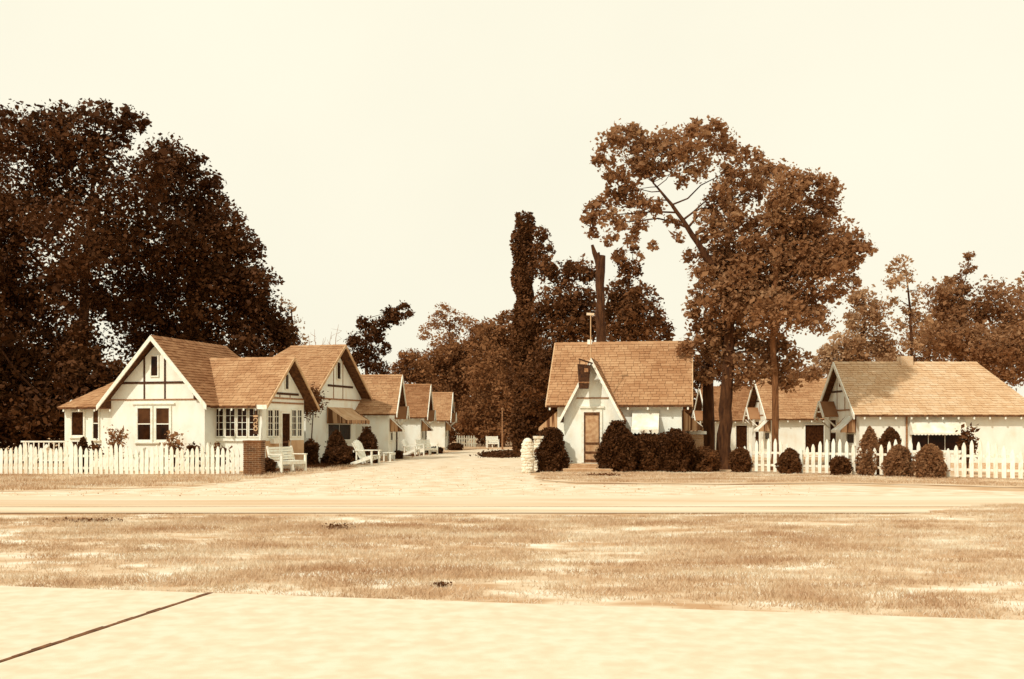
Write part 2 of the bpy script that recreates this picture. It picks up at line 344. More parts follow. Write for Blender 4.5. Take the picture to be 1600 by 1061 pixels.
def roof(h, a0, a1, b0, b1, ze, zr, along='x', hip0=0, hip1=0, m='shingle', shing=('f',), th=.07, rakes=(0, 1), tails=None, rext0=0, rext1=0, ranges=None, rk='paint', rh=.17):
    """a = along the ridge, b = across; slopes f (b0 side), b (b1 side), 0/1 hip ends"""
    bm_ = (b0+b1)/2; S = (lambda a, b, z: (a, b, z)) if along == 'x' else (lambda a, b, z: (b, a, z)); T0 = h.T(lambda x, y, z: (x, y, z)); T = lambda a, b, z: T0(*S(a, b, z))
    ra, rb = a0+hip0-rext0, a1-hip1+rext1
    E = [T(a0,b0,ze), T(a1,b0,ze), T(a1,b1,ze), T(a0,b1,ze), T(ra,bm_,zr), T(rb,bm_,zr)]
    lo = [(x, y, z-th) for x, y, z in E]
    mb = MB(); mb.v = E+lo; fs = [(0,1,5,4), (2,3,4,5)]
    if hip0: fs.append((3,0,4))
    if hip1: fs.append((1,2,5))
    mb.f = fs+[tuple(i+6 for i in reversed(f)) for f in fs]+[(0,1,7,6), (2,3,9,8)]
    mb.f += [(3,0,6,9)] if hip0 else [(0,4,10,6), (4,3,9,10)]
    mb.f += [(1,2,8,7)] if hip1 else [(1,5,11,7), (5,2,8,11)]
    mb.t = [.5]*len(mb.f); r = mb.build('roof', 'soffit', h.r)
    if 'f' in shing: shingles(r, E[0], E[1], E[5], E[4], m)
    if 'b' in shing: shingles(r, E[2], E[3], E[4], E[5], m)
    if '0' in shing and hip0: shingles(r, E[3], E[0], E[4], E[4], m)
    if '1' in shing and hip1: shingles(r, E[1], E[2], E[5], E[5], m)
    mb = MB(); n = int((rb-ra)/.3); up = .045
    for k in range(max(n, 1)):
        aa = ra+(rb-ra)*k/n; bb = ra+(rb-ra)*(k+1)/n+.03; dz = random.uniform(0, .012)
        mb.quad(T(aa, bm_-.12, zr-.12*(zr-ze)/(bm_-b0)+up+dz), T(bb, bm_-.12, zr-.12*(zr-ze)/(bm_-b0)+up-.01), T(bb, bm_, zr+up-.01), T(aa, bm_, zr+up+dz))
        mb.quad(T(aa, bm_, zr+up+dz), T(bb, bm_, zr+up-.01), T(bb, bm_+.12, zr-.12*(zr-ze)/(bm_-b0)+up-.01), T(aa, bm_+.12, zr-.12*(zr-ze)/(bm_-b0)+up+dz))
    mb.build('ridge_cap', m, r)
    for e in rakes:
        if (e == 0 and hip0) or (e == 1 and hip1): continue
        aE, aR = ((a0, ra), (a1, rb))[e]; sg = (-1, 1)[e]
        for bb in (b0, b1):
            mb = MB(); o1, o2 = aE+sg*.003, aR+sg*.003; t = .045*sg; dz = rh
            mb.hexa([T(o1, bb, ze-dz), T(o1+t, bb, ze-dz), T(o2+t, bm_, zr-dz), T(o2, bm_, zr-dz), T(o1, bb, ze+.03), T(o1+t, bb, ze+.03), T(o2+t, bm_, zr+.03), T(o2, bm_, zr+.03)])
            mb.build('rake_board', rk, r)
    if tails:
        mb = MB(); sl = (zr-ze)/(bm_-b0); mb.hexa([(-.03, 0, -.12), (.03, 0, -.12), (.03, .5, -.12+.5*sl), (-.03, .5, -.12+.5*sl), (-.03, 0, -.02), (.03, 0, -.02), (.03, .5, -.02+.5*sl), (-.03, .5, -.02+.5*sl)])
        me = mb.mesh('rafter_tail', 'paint'); x = tails[0]
        while x <= tails[1]:
            link('rafter_tail', me, r, loc=T0(x, b0+.02, ze-th+.02)); x += tails[2]
    return r
def window(h, F, u0, u1, z0, z1, fr=.07, cols=1, rows=1, sash=False, m='paint', shade=True, sill=True, name='window', gl='glass'):
    mb = MB(); n0, n1 = -.02, .05
    mb.box(u0-fr, u0, n0, n1, z0-fr, z1+fr, F); mb.box(u1, u1+fr, n0, n1, z0-fr, z1+fr, F)
    mb.box(u0, u1, n0, n1-.004, z1, z1+fr, F); mb.box(u0, u1, n0, n1-.004, z0-fr, z0, F)
    f = mb.build(name, m, h.r)
    zm = (z0+z1)/2; mb = MB()
    if sash: mb.box(u0, u1, .004, .040, zm-.02, zm+.02, F)
    for c in range(1, cols): u = u0+(u1-u0)*c/cols; mb.box(u-.010, u+.010, .004, .034, z0, z1, F)
    for r in range(1, rows): z = z0+(z1-z0)*r/rows; mb.box(u0, u1, .004, .030, z-.009, z+.009, F)
    if mb.v: mb.build('muntin', m, f)
    parts = [(zm, z1, 'shade' if shade else gl), (z0, zm, gl)] if sash else [(z0, z1, gl)]
    for a, b, g in parts: mb = MB(); mb.quad(F(u0, .014, a), F(u1, .014, a), F(u1, .014, b), F(u0, .014, b)); mb.build('pane', g, f)
    if sill: mb = MB(); mb.box(u0-fr-.05, u1+fr+.05, 0, .10, z0-fr-.05, z0-fr-.002, F); mb.build('sill', m, f)
    return f
def strip(h, F, u0, z0, u1, z1, w, m='trim', d=.025, name='timber'):
    mb = MB(); L = math.hypot(u1-u0, z1-z0); cx, cz = (u1-u0)/L, (z1-z0)/L; px_, pz = -cz*w/2, cx*w/2
    P = [(u0-px_, z0-pz), (u1-px_, z1-pz), (u1+px_, z1+pz), (u0+px_, z0+pz)]
    mb.hexa([F(u, -.01, z) for u, z in P]+[F(u, d, z) for u, z in P]); return mb.build(name, m, h.r)
def door(h, F, u0, u1, z0, z1, m='screen', fr=.08, frame='paint', rails=(.45,), knob=True):
    mb = MB(); mb.box(u0-fr, u0, -.02, .05, z0, z1+fr, F); mb.box(u1, u1+fr, -.02, .05, z0, z1+fr, F); mb.box(u0, u1, -.02, .046, z1, z1+fr, F)
    f = mb.build('door', frame, h.r)
    mb = MB(); mb.box(u0, u1, -.01, .012, z0, z1, F); mb.build('door_panel', m, f)
    mb = MB()
    for q in rails: z = z0+(z1-z0)*q; mb.box(u0, u1, .014, .03, z-.04, z+.04, F)
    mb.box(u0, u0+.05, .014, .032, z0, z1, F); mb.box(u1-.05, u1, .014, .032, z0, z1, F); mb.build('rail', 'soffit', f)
    if knob: mb = MB(); mb.box(u1-.045, u1-.005, .034, .075, z0+.93, z0+.97, F); mb.build('handle', 'metal', f)
    return f
def awning(h, F, u0, u1, zt, zb, proj, val=.16, m='canvas', side='canvasside', nsc=8):
    mb = MB(); n = 8
    for k in range(n):
        a, b = k/n, (k+1)/n; sg = lambda q: -.05*math.sin(q*math.pi)
        mb.quad(F(u0, .02+proj*b, zt+(zb-zt)*b+sg(b)), F(u1, .02+proj*b, zt+(zb-zt)*b+sg(b)), F(u1, .02+proj*a, zt+(zb-zt)*a+sg(a)), F(u0, .02+proj*a, zt+(zb-zt)*a+sg(a)), .5)
    aw = mb.build('awning', m, h.r)
    mb = MB(); w = (u1-u0)/nsc; n1 = proj+.022
    for k in range(nsc):
        a = u0+w*k; i = len(mb.v); pts = [(a, zb), (a+w, zb)]+[(a+w-w*q/6, zb-val*(.62+.38*math.sin(math.pi*q/6))) for q in range(7)]
        mb.v += [F(u, n1, z) for u, z in pts]; mb.f.append(tuple(range(i, i+len(pts)))); mb.t.append(random.random())
    mb.build('valance', m if m == 'canvaswhite' else 'canvasside', aw)
    for u in (u0, u1):
        mb = MB(); mb.tri(F(u, .02, zt), F(u, .02+proj, zb), F(u, .02, zb)); mb.quad(F(u, .02, zb), F(u, .02+proj, zb), F(u, .02+proj, zb-val*.8), F(u, .02, zb-val*.8)); mb.build('side_panel', side, aw)
    mb = MB(); mb.beam(F(u0, proj, zb-.01), F(u1, proj, zb-.01), .03, .03); mb.build('rod', 'metal', aw)
    return aw
def hood(h, F, u, zr, half, drop, proj):
    """small gabled hood over a side door, on brackets"""
    mb = MB()
    for s in (-1, 1):
        P = [F(u, 0, zr), F(u+s*half, 0, zr-drop), F(u+s*half, proj, zr-drop), F(u, proj, zr)]
        mb.hexa([(x, y, z-.05) for x, y, z in P]+P)
    hd = mb.build('door_hood', 'shingle_dark', h.r)
    mb = MB()
    for s in (-1, 1): mb.beam(F(u, proj+.03, zr-.03), F(u+s*(half+.04), proj+.03, zr-drop-.07), .05, .13, up=F(0, 1, 0) if False else (0, 0, 1))
    mb.beam(F(u-half*.6, proj-.02, zr-drop*.72), F(u+half*.6, proj-.02, zr-drop*.72), .05, .06)
    mb.build('hood_rake', 'paint', hd)
    mb = MB()
    for s in (-1, 1): mb.beam(F(u+s*half*.85, 0, zr-drop-.55), F(u+s*half*.85, proj-.05, zr-drop-.06), .06, .06); mb.beam(F(u+s*half*.85, .03, zr-drop-.65), F(u+s*half*.85, .03, zr-drop), .06, .06, up=(1, 0, 0))
    mb.build('bracket', 'paint', hd)
def gable_trim(h, F, uc, half, zw, zr, nv=(-.22, .22), zbeam=.42, slit=(0, .1)):
    """half timbering on a gable: beam, uprights, attic slit and a base band"""
    zb = zw+(zr-zw)*zbeam; hw = half*(1-zbeam)-.12
    strip(h, F, uc-hw, zb, uc+hw, zb, .075)
    for q in nv:
        u = uc+q*half; zt = zw+(zr-zw)*(1-abs(q))-.30
        strip(h, F, u, zw+.03, u, zb-.04, .045, 'trimthin', .018); strip(h, F, u, zb+.04, u, zt, .045, 'trimthin', .018)
    strip(h, F, uc-half+.06, zw, uc+half-.06, zw, .06, 'trimthin', .03, 'band')
    u0 = uc+slit[0]*half; z0 = zb+.22
    window(h, F, u0-slit[1], u0+slit[1], z0, z0+(zr-z0)*.42, fr=.035, m='trimthin', sill=False, name='attic_window')

# ------------------------------------------------------------------ the big cottage at the left (front gable + cross wing + corner porch)
ROT = -math.radians(15)
A = empty('cottage', (-13.3, 38.4, 0), ROT, 'large white cottage with front gable of crossed timbers and a band of casement windows', 'house')
h = House(A); F = h.Ff(0)
walls(h, -2.0, 2.0, 0, 6.6, 2.80, 4.80, along='y', h1=2.4)
roof(h, -.4, 7.2, -2.33, 2.33, 2.43, 5.02, along='y', hip1=2.3, m='shingle_dark', shing=('f', 'b', '1'), rakes=(0,))
def fr(px, py, c=0): return h.front(px, py, c)
for (p0, p1, q0, q1) in ((216, 236, 638, 687), (245, 265, 638, 687)):
    u0, z1 = fr(p0, q0); u1, z0 = fr(p1, q1); window(h, F, u0, u1, z0, z1, fr=.09, sash=True)
u0, z = fr(184, 598.7); u1, _ = fr(293, 598.7); strip(h, F, u0, z, u1, z, .085)
for p, ya in ((225.7, 556), (258, 560)):
    u, zt = fr(p, ya); _, zb = fr(p, 623.5); strip(h, F, u, z+.045, u, zt, .07); strip(h, F, u, zb, u, z-.045, .06, 'trim', .022)
u0, z1 = fr(237, 557); u1, z0 = fr(247, 587); window(h, F, u0, u1, z0, z1, fr=.05, m='paint', sill=False, name='attic_window')
u0, z = fr(162, 625); strip(h, F, u0, z, 1.94, z, .05, 'trimthin', .03, 'band')
u0, z = fr(211, 633); u1, _ = fr(270, 633); strip(h, F, u0-.1, z+.05, u1+.1, z+.05, .06, 'paint', .07, 'drip_cap')
u, z = fr(310, 620); mb = MB(); mb.box(u-.12, u+.12, 0, .14, z-.09, z+.09, F); mb.box(u-.15, u+.15, -.0, .17, z+.095, z+.12, F); mb.build('meter_box', 'trim', A)
u, z1 = h.side(146, 640, -2.0)
# left porch wing, hipped
yw = 1.7; xl, _ = fr(101, 640, yw); xe, ze = fr(90, 634, yw-.35); xr_, zr_ = fr(201, 566, yw+2.0)
walls(h, xl, -2.003, yw, yw+4.0, 2.55)
roof(h, xe, -.6, yw-.35, yw+4.35, 2.43, 4.25, hip0=2.75, m='shingle', shing=('f',), tails=(xe+.25, -2.2, .72))
FW = h.Ff(yw)
u0, z1 = fr(113, 644, yw); u1, z0 = fr(131, 680, yw); window(h, FW, u0, u1, z0, z1, fr=.07, gl='screen', name='porch_opening')
u0, z1 = fr(113, 690, yw); u1, _ = fr(131, 695, yw); window(h, FW, u0, u1, .6, z1, fr=.05, gl='screen', name='porch_opening', rows=2, cols=2)
u0, z1 = fr(146.5, 638, yw); u1, z0 = fr(154.5, 685, yw); window(h, FW, u0, u1, z0, z1, fr=.05, sash=True)
# cross wing with casement band (ridge along x, gable to the drive)
hb = House(A, 0, .83); Fb = hb.Ff(0)
walls(hb, 2.003, 3.86, 0, 3.5, 2.74, 4.16, along='x')
roof(hb, .4, 4.31, -.42, 3.92, 2.42, 4.34, m='shingle', shing=('f',), rakes=(1,), tails=(2.35, 3.9, .5), rk='canvas', rh=.10)
for (p0, p1) in ((335.5, 349.5), (353.5, 367.5), (372, 386), (390.5, 403.5)):
    u0, z1 = hb.front(p0, 639, 0); u1, z0 = hb.front(p1, 681.5, 0); window(hb, Fb, u0, u1, z0, z1, fr=.045, cols=2, rows=4, sill=False, name='casement')
u0, z = hb.front(331, 687, 0); strip(hb, Fb, u0, z, 3.80, z, .10, 'paint', .09, 'sill')
mb = MB(); mb.box(3.9, 4.33, -.46, -.40, 2.30, 2.46, hb.T(lambda x, y, z: (x, y, z))); mb.build('fascia', 'paint', A)
Fe = hb.Fe(3.86)
def sd(px, py): return hb.side(px, py, 3.86)
for (p0, p1) in ((417.5, 425), (427.5, 434.5), (455, 461.5), (464, 470)):
    u0, z1 = sd(p0, 641); u1, z0 = sd(p1, 681); window(hb, Fe, u0, u1, z0, z1, fr=.04, cols=2, rows=4, sill=False, name='casement', m='trimthin' if False else 'paint')
u0, z1 = sd(439.5, 646); u1, _ = sd(451.5, 646); door(hb, Fe, u0, u1, .15, z1, m='screen')
u0, zp = sd(420, 689); u1, _ = sd(431, 689); mb = MB(); mb.box(u0, u1, .0, .22, zp-.1, zp+.1, Fe); mb.build('window_box', 'paint', A)
u0, z = sd(432, 614.5); u1, _ = sd(466, 614.5); strip(hb, Fe, u0, z, u1, z, .09)
for p, ya in ((437, 600), (453, 585)): u, zt = sd(p, ya); strip(hb, Fe, u, 2.80, u, z-.05, .045, 'trimthin', .02)
u0, z1 = sd(445, 585); u1, z0 = sd(449.5, 608); window(hb, Fe, u0, u1, z0, z1, fr=.035, m='paint', sill=False, name='attic_window')
for zz in (2.76, 2.58): strip(hb, Fe, .08, zz, 3.42, zz, .06, 'trimthin', .035, 'band')
for q in ((.15, 1.3), (2.12, 3.4)): mb = MB(); mb.box(*q, .0, .05, -.02, 1.12, Fe); mb.build('wainscot', 'canvas', A)
mb = MB(); mb.hexa([hb.T(lambda x, y, z: (x, y, z))(*p) for p in ((3.866, -.3, -.02), (4.1, -.3, -.02), (4.1, -.003, -.02), (3.866, -.003, -.02), (3.863, -.08, 2.3), (3.93, -.08, 2.3), (3.93, -.003, 2.3), (3.863, -.003, 2.3))]); mb.build('corner_buttress', 'stucco', A)
mb = MB(); mb.box(1.45, 2.0, .02, .8, -.02, .14, Fe); mb.build('step', 'concrete', A)
# vertical hanging sign: bar, hook and ring shapes on a narrow dark board
sx, sz = hb.front(399.5, 663, -.5); wl = (A.matrix_world, hb)
cs, sn = math.cos(ROT), math.sin(ROT); lx, ly = sx, -.5+.83
W = (A.location.x+cs*lx-sn*ly, A.location.y+sn*lx+cs*ly)
sg = empty('hanging_sign', (W[0], W[1], sz), ROT, 'narrow vertical sign of stacked light letters hanging by the casement windows', 'sign')
mb = MB(); mb.box(-.10, .10, 0, .025, -.36, .36); mb.build('board', 'trim', sg)
mb = MB(); mb.box(-.095, .095, -.015, -.002, .27, .335); mb.build('letter', 'canvas', sg)
def arc(cz, r0, r1, a0, a1, sx=1.0, n=14):
    mb = MB()
    for k in range(n):
        a, b = math.radians(a0+(a1-a0)*k/n), math.radians(a0+(a1-a0)*(k+1)/n)
        P = [(math.cos(q)*r*sx, math.sin(q)*r+cz) for q, r in ((a, r0), (b, r0), (b, r1), (a, r1))]
        mb.hexa([(x, -.002, z) for x, z in P]+[(x, -.015, z) for x, z in P])
    return mb.build('letter', 'canvas', sg)
arc(.15, .060, .092, -100, 190); arc(.0, .05, .088, 20, 340); arc(-.16, .05, .09, 0, 360)
mb = MB(); mb.beam((0, .01, .36), (0, .01, .75), .02, .02, up=(1, 0, 0)); mb.build('hanger', 'metal', sg)

# ------------------------------------------------------------------ second cottage with the drive-side gable
Cc = empty('cottage', (-8.41, 48.88, 0), -math.radians(16.5), 'white cottage behind the casement wing with a tall timbered gable and tan window awning', 'house')
h = House(Cc)
walls(h, -5.0, 0, -3, 3, 2.98, 5.36, along='x', h0=3.2)
roof(h, -5.3, .5, -3.35, 3.35, 2.82, 5.55, hip0=2.9, m='shingle', shing=('f',), rakes=(1,), tails=(-2.8, .2, .8), rk='canvas', rh=.12)
Fc = h.Fe(0); s2 = lambda px, py: h.side(px, py, 0)
u0, z = s2(512, 602); u1, _ = s2(551, 602); strip(h, Fc, u0, z, u1, z, .10)
for p, ya in ((521, 570), (535.5, 562)): u, zt = s2(p, ya); strip(h, Fc, u, z+.05, u, zt, .05, 'trimthin', .02); strip(h, Fc, u, 3.02, u, z-.05, .05, 'trimthin', .02)
u0, z1 = s2(526, 566); u1, z0 = s2(531, 592); window(h, Fc, u0, u1, z0, z1, fr=.05, m='paint', sill=False, name='attic_window')
strip(h, Fc, -2.9, 2.98, 2.9, 2.98, .07, 'trimthin', .03, 'band')
u0, z1 = s2(510, 636); u1, _ = s2(548, 636); window(h, Fc, u0+.1, u1-.1, 1.05, z1-.05, fr=.08, sash=True, cols=2, shade=False)
awning(h, Fc, u0, u1, z1+.02, 1.98, 1.0, .2)
# ------------------------------------------------------------------ small cottages of the left row
def cottage(label, xw, yf, east, L, m, zr=4.3, ze=2.2, D=4.6, group='', frontbits=None, aw='canvaswhite', shing=('f',), hipend=0, rx=.42, ridx=0):
    r = empty('cottage', (xw, yf, 0), 0, label, 'house', group); h = House(r); sg = 1 if east else -1
    x0, x1 = (-L, 0) if east else (0, L); sl = (zr-ze)/(D/2+.32); zw = ze+.32*sl-.09
    walls(h, x0, x1, 0, D, zw, zr-.10, h0=(hipend+.35 if east and hipend else 0), h1=(hipend+.35 if not east and hipend else 0))
    if east: roof(h, x0-.3, x1+rx, -.32, D+.32, ze, zr, m=m, shing=shing, tails=(x0+.2, x1, .62), hip0=hipend)
    else: roof(h, x0-rx, x1+.3, -.32, D+.32, ze, zr, m=m, shing=shing, tails=(x0+.1, x1+.2, .62), hip1=hipend)
    Fs = h.Fe(0) if east else h.Fw(0); S = lambda u, n, z: Fs(u, n, z)
    gable_trim(h, Fs, D/2, D/2, zw+.05, zr-.1)
    window(h, Fs, .55, 1.45, 1.0, 1.75, fr=.07, sash=True, shade=False)
    awning(h, Fs, .38, 1.62, 2.1, 1.52, .62, .12, aw)
    door(h, Fs, D-1.75, D-.95, .12, 1.95, m='screen')
    hood(h, Fs, D-1.35, 2.75, .62, .62, .62)
    mb = MB(); mb.box(D-1.95, D-.75, .0, .8, -.03, .11, Fs); mb.build('step', 'concrete', r)
    mb = MB(); Ff = h.Ff(0); mb.box(x0+.03, x1-.03, .002, .03, -.03, .22, Ff); mb.build('plinth', 'mortar', r)
    return r, h
cottage('first small white cottage of the left row, just past the tan window awning', -6.15, 51.0, True, 5, 'shingle', zr=4.35, ze=2.3, group='cottages along the left of the drive')
cottage('middle small white cottage of the left row with darker mottled roof', -5.55, 62.2, True, 5, 'shingle_dark', zr=4.35, ze=2.25, group='cottages along the left of the drive')
cottage('last small white cottage of the left row at the end of the drive', -4.85, 74.0, True, 5, 'shingle', zr=4.25, ze=2.15, group='cottages along the left of the drive')
# right row
r3, h3 = cottage('nearest cottage of the right row, pale roof and long white awning behind picket fence', 13.85, 40.8, False, 7.0, 'shingle_pale', ze=2.12, zr=4.36, group='cottages along the right of the court', hipend=1.6, rx=.3)
F3 = h3.Ff(0); g3 = lambda px, py: h3.front(px, py, 0)
u0, z1 = g3(1420, 655); u1, z0 = g3(1506, 703); window(h3, F3, u0+.1, u1-.1, .72, 1.9, fr=.08, cols=3, shade=False)
awning(h3, F3, u0, u1, 2.0, 1.42, .45, .10, 'canvaswhite', nsc=16, side='canvaswhite')
mb = MB(); mb.beam(F3(u0-.1, .04, 0), F3(u0-.1, .04, 2.25), .06, .06, up=(1, 0, 0)); mb.build('downspout', 'trimthin', r3)
mb = MB(); mb.box(u0+.5, u0+1.0, -2.6, -2.1, 3.9, 4.62, F3); mb.build('chimney', 'mortar', r3)
r2, h2 = cottage('second cottage of the right row, behind the slim tree trunk, with dark screened opening', 13.7, 53.8, False, 6.0, 'shingle', ze=2.08, zr=4.28, group='cottages along the right of the court')
F2 = h2.Ff(0); u0, z1 = h2.front(1258, 664, 0); u1, _ = h2.front(1287, 664, 0); window(h2, F2, u0, u1, .15, z1, fr=.06, gl='screen', sill=False, name='screen_opening')
r1, h1 = cottage('farthest cottage of the right row, half hidden behind the two big trunks', 12.6, 64.2, False, 6.0, 'shingle_dark', ze=2.08, zr=4.28, group='cottages along the right of the court')
F1 = h1.Ff(0); u0, z1 = h1.front(1150, 665, 0); u1, _ = h1.front(1167, 665, 0); window(h1, F1, u0, u1, .15, z1, fr=.06, gl='screen', sill=False, name='screen_opening')

# ------------------------------------------------------------------ office cottage right of the drive
O = empty('cottage', (4.05, 38.8, 0), -math.radians(10), 'white office cottage with steep entrance gable and striped window awning beside the drive', 'house')
h = House(O); F = h.Ff(0); fo = lambda px, py, c=0: h.front(px, py, c)
walls(h, -2.35, 2.35, 0, 4.6, 2.70, 4.90)
roof(h, -2.72, 2.72, -.35, 4.95, 2.46, 5.03, m='shingle', shing=('f',), tails=(-2.6, 2.6, .74), rk='canvas', rh=.06)
xc, _ = fo(925, 600, -.95); yv = -.95
hv = House(O); Fv = hv.Ff(yv); fv = lambda px, py: h.front(px, py, yv)
zb = 2.0
# vestibule walls
mb = MB(); x0, x1 = xc-1.05, xc+1.05; zA = 2.0
v = [(x0, yv, -.05), (x1, yv, -.05), (x1, -.003, -.05), (x0, -.003, -.05), (x0, yv, zA+.1), (x1, yv, zA+.1), (x1, -.003, zA+.1), (x0, -.003, zA+.1), (xc, yv, 4.0), (xc, 0.9, 4.0), (x1, .9, zA+.1), (x0, .9, zA+.1)]
mb.v = v; mb.f = [(0,1,5,8,4), (1,2,6,5), (3,0,4,7), (5,10,9,8), (4,8,9,11)]; mb.t = [.5]*5; mb.build('vestibule', 'stucco', O)
roof(hv, yv-.32, 1.45, xc-1.2, xc+1.2, 1.88, 4.16, along='y', m='shingle', shing=('b', 'f'), rakes=(0,))
u0, z1 = fv(912.5, 644); u1, _ = fv(937.5, 644); door(h, Fv, u0, u1, .32, z1, m='doorlight', rails=(.04, .2, .38, .96), fr=.09)
u0, z = fv(901, 622); u1, _ = fv(951, 622); strip(h, Fv, u0, z, u1, z, .05, 'trimthin', .03, 'band')
u0, z = fv(906, 636); u1, _ = fv(944, 636); strip(h, Fv, u0, z, u1, z, .07, 'paint', .08, 'drip_cap')
# side buttresses flaring at the foot
for s, xx in ((-1, x0), (1, x1)):
    mb = MB(); e = s*.28; mb.hexa([(xx+s*.002, yv+.02, -.03), (xx+e, yv+.02, -.03), (xx+e, yv+.3, -.03), (xx+s*.002, yv+.3, -.03), (xx+s*.002, yv+.02, 1.3), (xx+s*.02, yv+.02, 1.3), (xx+s*.02, yv+.3, 1.3), (xx+s*.002, yv+.3, 1.3)]); mb.build('buttress', 'stucco', O)
def bricks(parent, x0, x1, y0, y1, z0, z1, m='brick', bw_=.205, bh=.066, name='brick', mort=True, T=lambda x, y, z: (x, y, z)):
    """laid bricks round a rectangular block, one joined part"""
    if mort: mb = MB(); mb.box(x0+.012, x1-.012, y0+.012, y1-.012, z0, z1-.004, T); mb.build('mortar', 'mortar', parent)
    mb = MB(); n = max(1, round((z1-z0)/bh)); hh = (z1-z0)/n
    for k in range(n):
        off = (k % 2)*.5
        for (a0, a1, fn, ax) in ((x0, x1, y0, 'f'), (x0, x1, y1, 'k'), (y0, y1, x0, 'l'), (y0, y1, x1, 'r')):
            c = max(1, round((a1-a0)/bw_)); ww = (a1-a0)/c
            for q in range(-1, c+1):
                s = a0+(q+off)*ww+.008; e = s+ww-.016; s = max(s, a0); e = min(e, a1)
                if e-s < .03: continue
                p = random.uniform(0, .008); zz0 = z0+k*hh+.008; zz1 = z0+(k+1)*hh-.008
                if ax == 'f': mb.box(s, e, fn-p, fn+.04, zz0, zz1, T)
                elif ax == 'k': mb.box(s, e, fn-.04, fn+p, zz0, zz1, T)
                elif ax == 'l': mb.box(fn-p-.001, fn+.04, s, e, zz0, zz1, T)
                else: mb.box(fn-.04, fn+p+.001, s, e, zz0, zz1, T)
    o = mb.build(name, m, parent); o['kind'] = 'stuff'; return o
bricks(O, xc-.95, xc+.85, yv-1.1, yv-.4, -.02, .14, 'brickpale', name='lower_step'); bricks(O, xc-.8, xc+.7, yv-.75, yv-.02, .0, .30, 'brickpale', name='upper_step')
u0, z1 = fo(990, 641); u1, _ = fo(1028, 641); window(h, F, u0+.05, u1-.05, 1.0, z1-.1, fr=.08, sash=True, shade=False, cols=2)
awning(h, F, u0-.05, u1+.05, z1, 1.55, .75, .17, 'canvaswhite', nsc=7, side='canvasside')
u, _ = fo(1063, 640); 
for s, FF in ((1, h.Fe(2.35)), (-1, h.Fw(-2.35))):
    window(h, FF, .7, 2.0, .95, 2.15, fr=.08, sash=True, shade=False); awning(h, FF, .5, 2.2, 2.3, 1.62, .78, .14, 'canvaswhite', side='canvasside')
mb = MB(); mb.box(-.32, -.14, 2.2, 2.38, 4.8, 5.16); mb.build('vent_stub', 'stucco', O, loc=(-1.1, 0, 0))
# pole and hanging lantern-like sign at the entrance gable
lw = lambda lx, ly: (O.location.x+math.cos(-math.radians(10))*lx-math.sin(-math.radians(10))*ly, O.location.y+math.sin(-math.radians(10))*lx+math.cos(-math.radians(10))*ly)
X, Y = lw(xc-.02, yv-.30)
pl = empty('roof_pole', (X, Y, 4.15), 0, 'thin roof pole with a small pale crosspiece rising from the entrance gable peak', 'pole')
mb = MB(); mb.tube([(0, 0, 0), (0, 0, 1.62)], [.022, .018], 8); mb.build('shaft', 'canvas', pl)
mb = MB(); mb.beam((-.15, 0, 1.66), (.13, 0, 1.64), .05, .09); mb.build('crosspiece', 'stone', pl)
c = P3(913.5, 586, Y-.35)
hs = empty('hanging_sign', c, 0, 'dark weathered tapering sign box hanging from a bracket before the entrance gable', 'sign')
mb = MB(); mb.hexa([(-.20, -.12, -.5), (.15, -.02, -.5), (.15, .16, -.5), (-.20, .10, -.5), (-.26, -.15, .40), (.22, -.02, .36), (.22, .2, .36), (-.26, .13, .40)]); mb.build('sign_box', 'trim', hs)
mb = MB(); mb.beam((-.22, -.08, .58), (.30, .1, .43), .04, .05); mb.beam((-.18, 0, .38), (-.18, 0, .56), .025, .025, up=(1, 0, 0)); mb.beam((.15, .06, .34), (.15, .06, .48), .025, .025, up=(1, 0, 0)); mb.build('bracket', 'trim', hs)
mb = MB(); mb.box(-.02, .12, -.112, -.098, .10, .24); mb.build('worn_patch', 'trimthin', hs)
mb = MB(); mb.hexa([(-.22, -.145, -.30), (.17, -.035, -.30), (.17, -.01, -.30), (-.22, -.1, -.30), (-.225, -.147, -.25), (.175, -.037, -.25), (.175, -.01, -.25), (-.225, -.1, -.25)]); mb.build('strap', 'trimthin', hs)

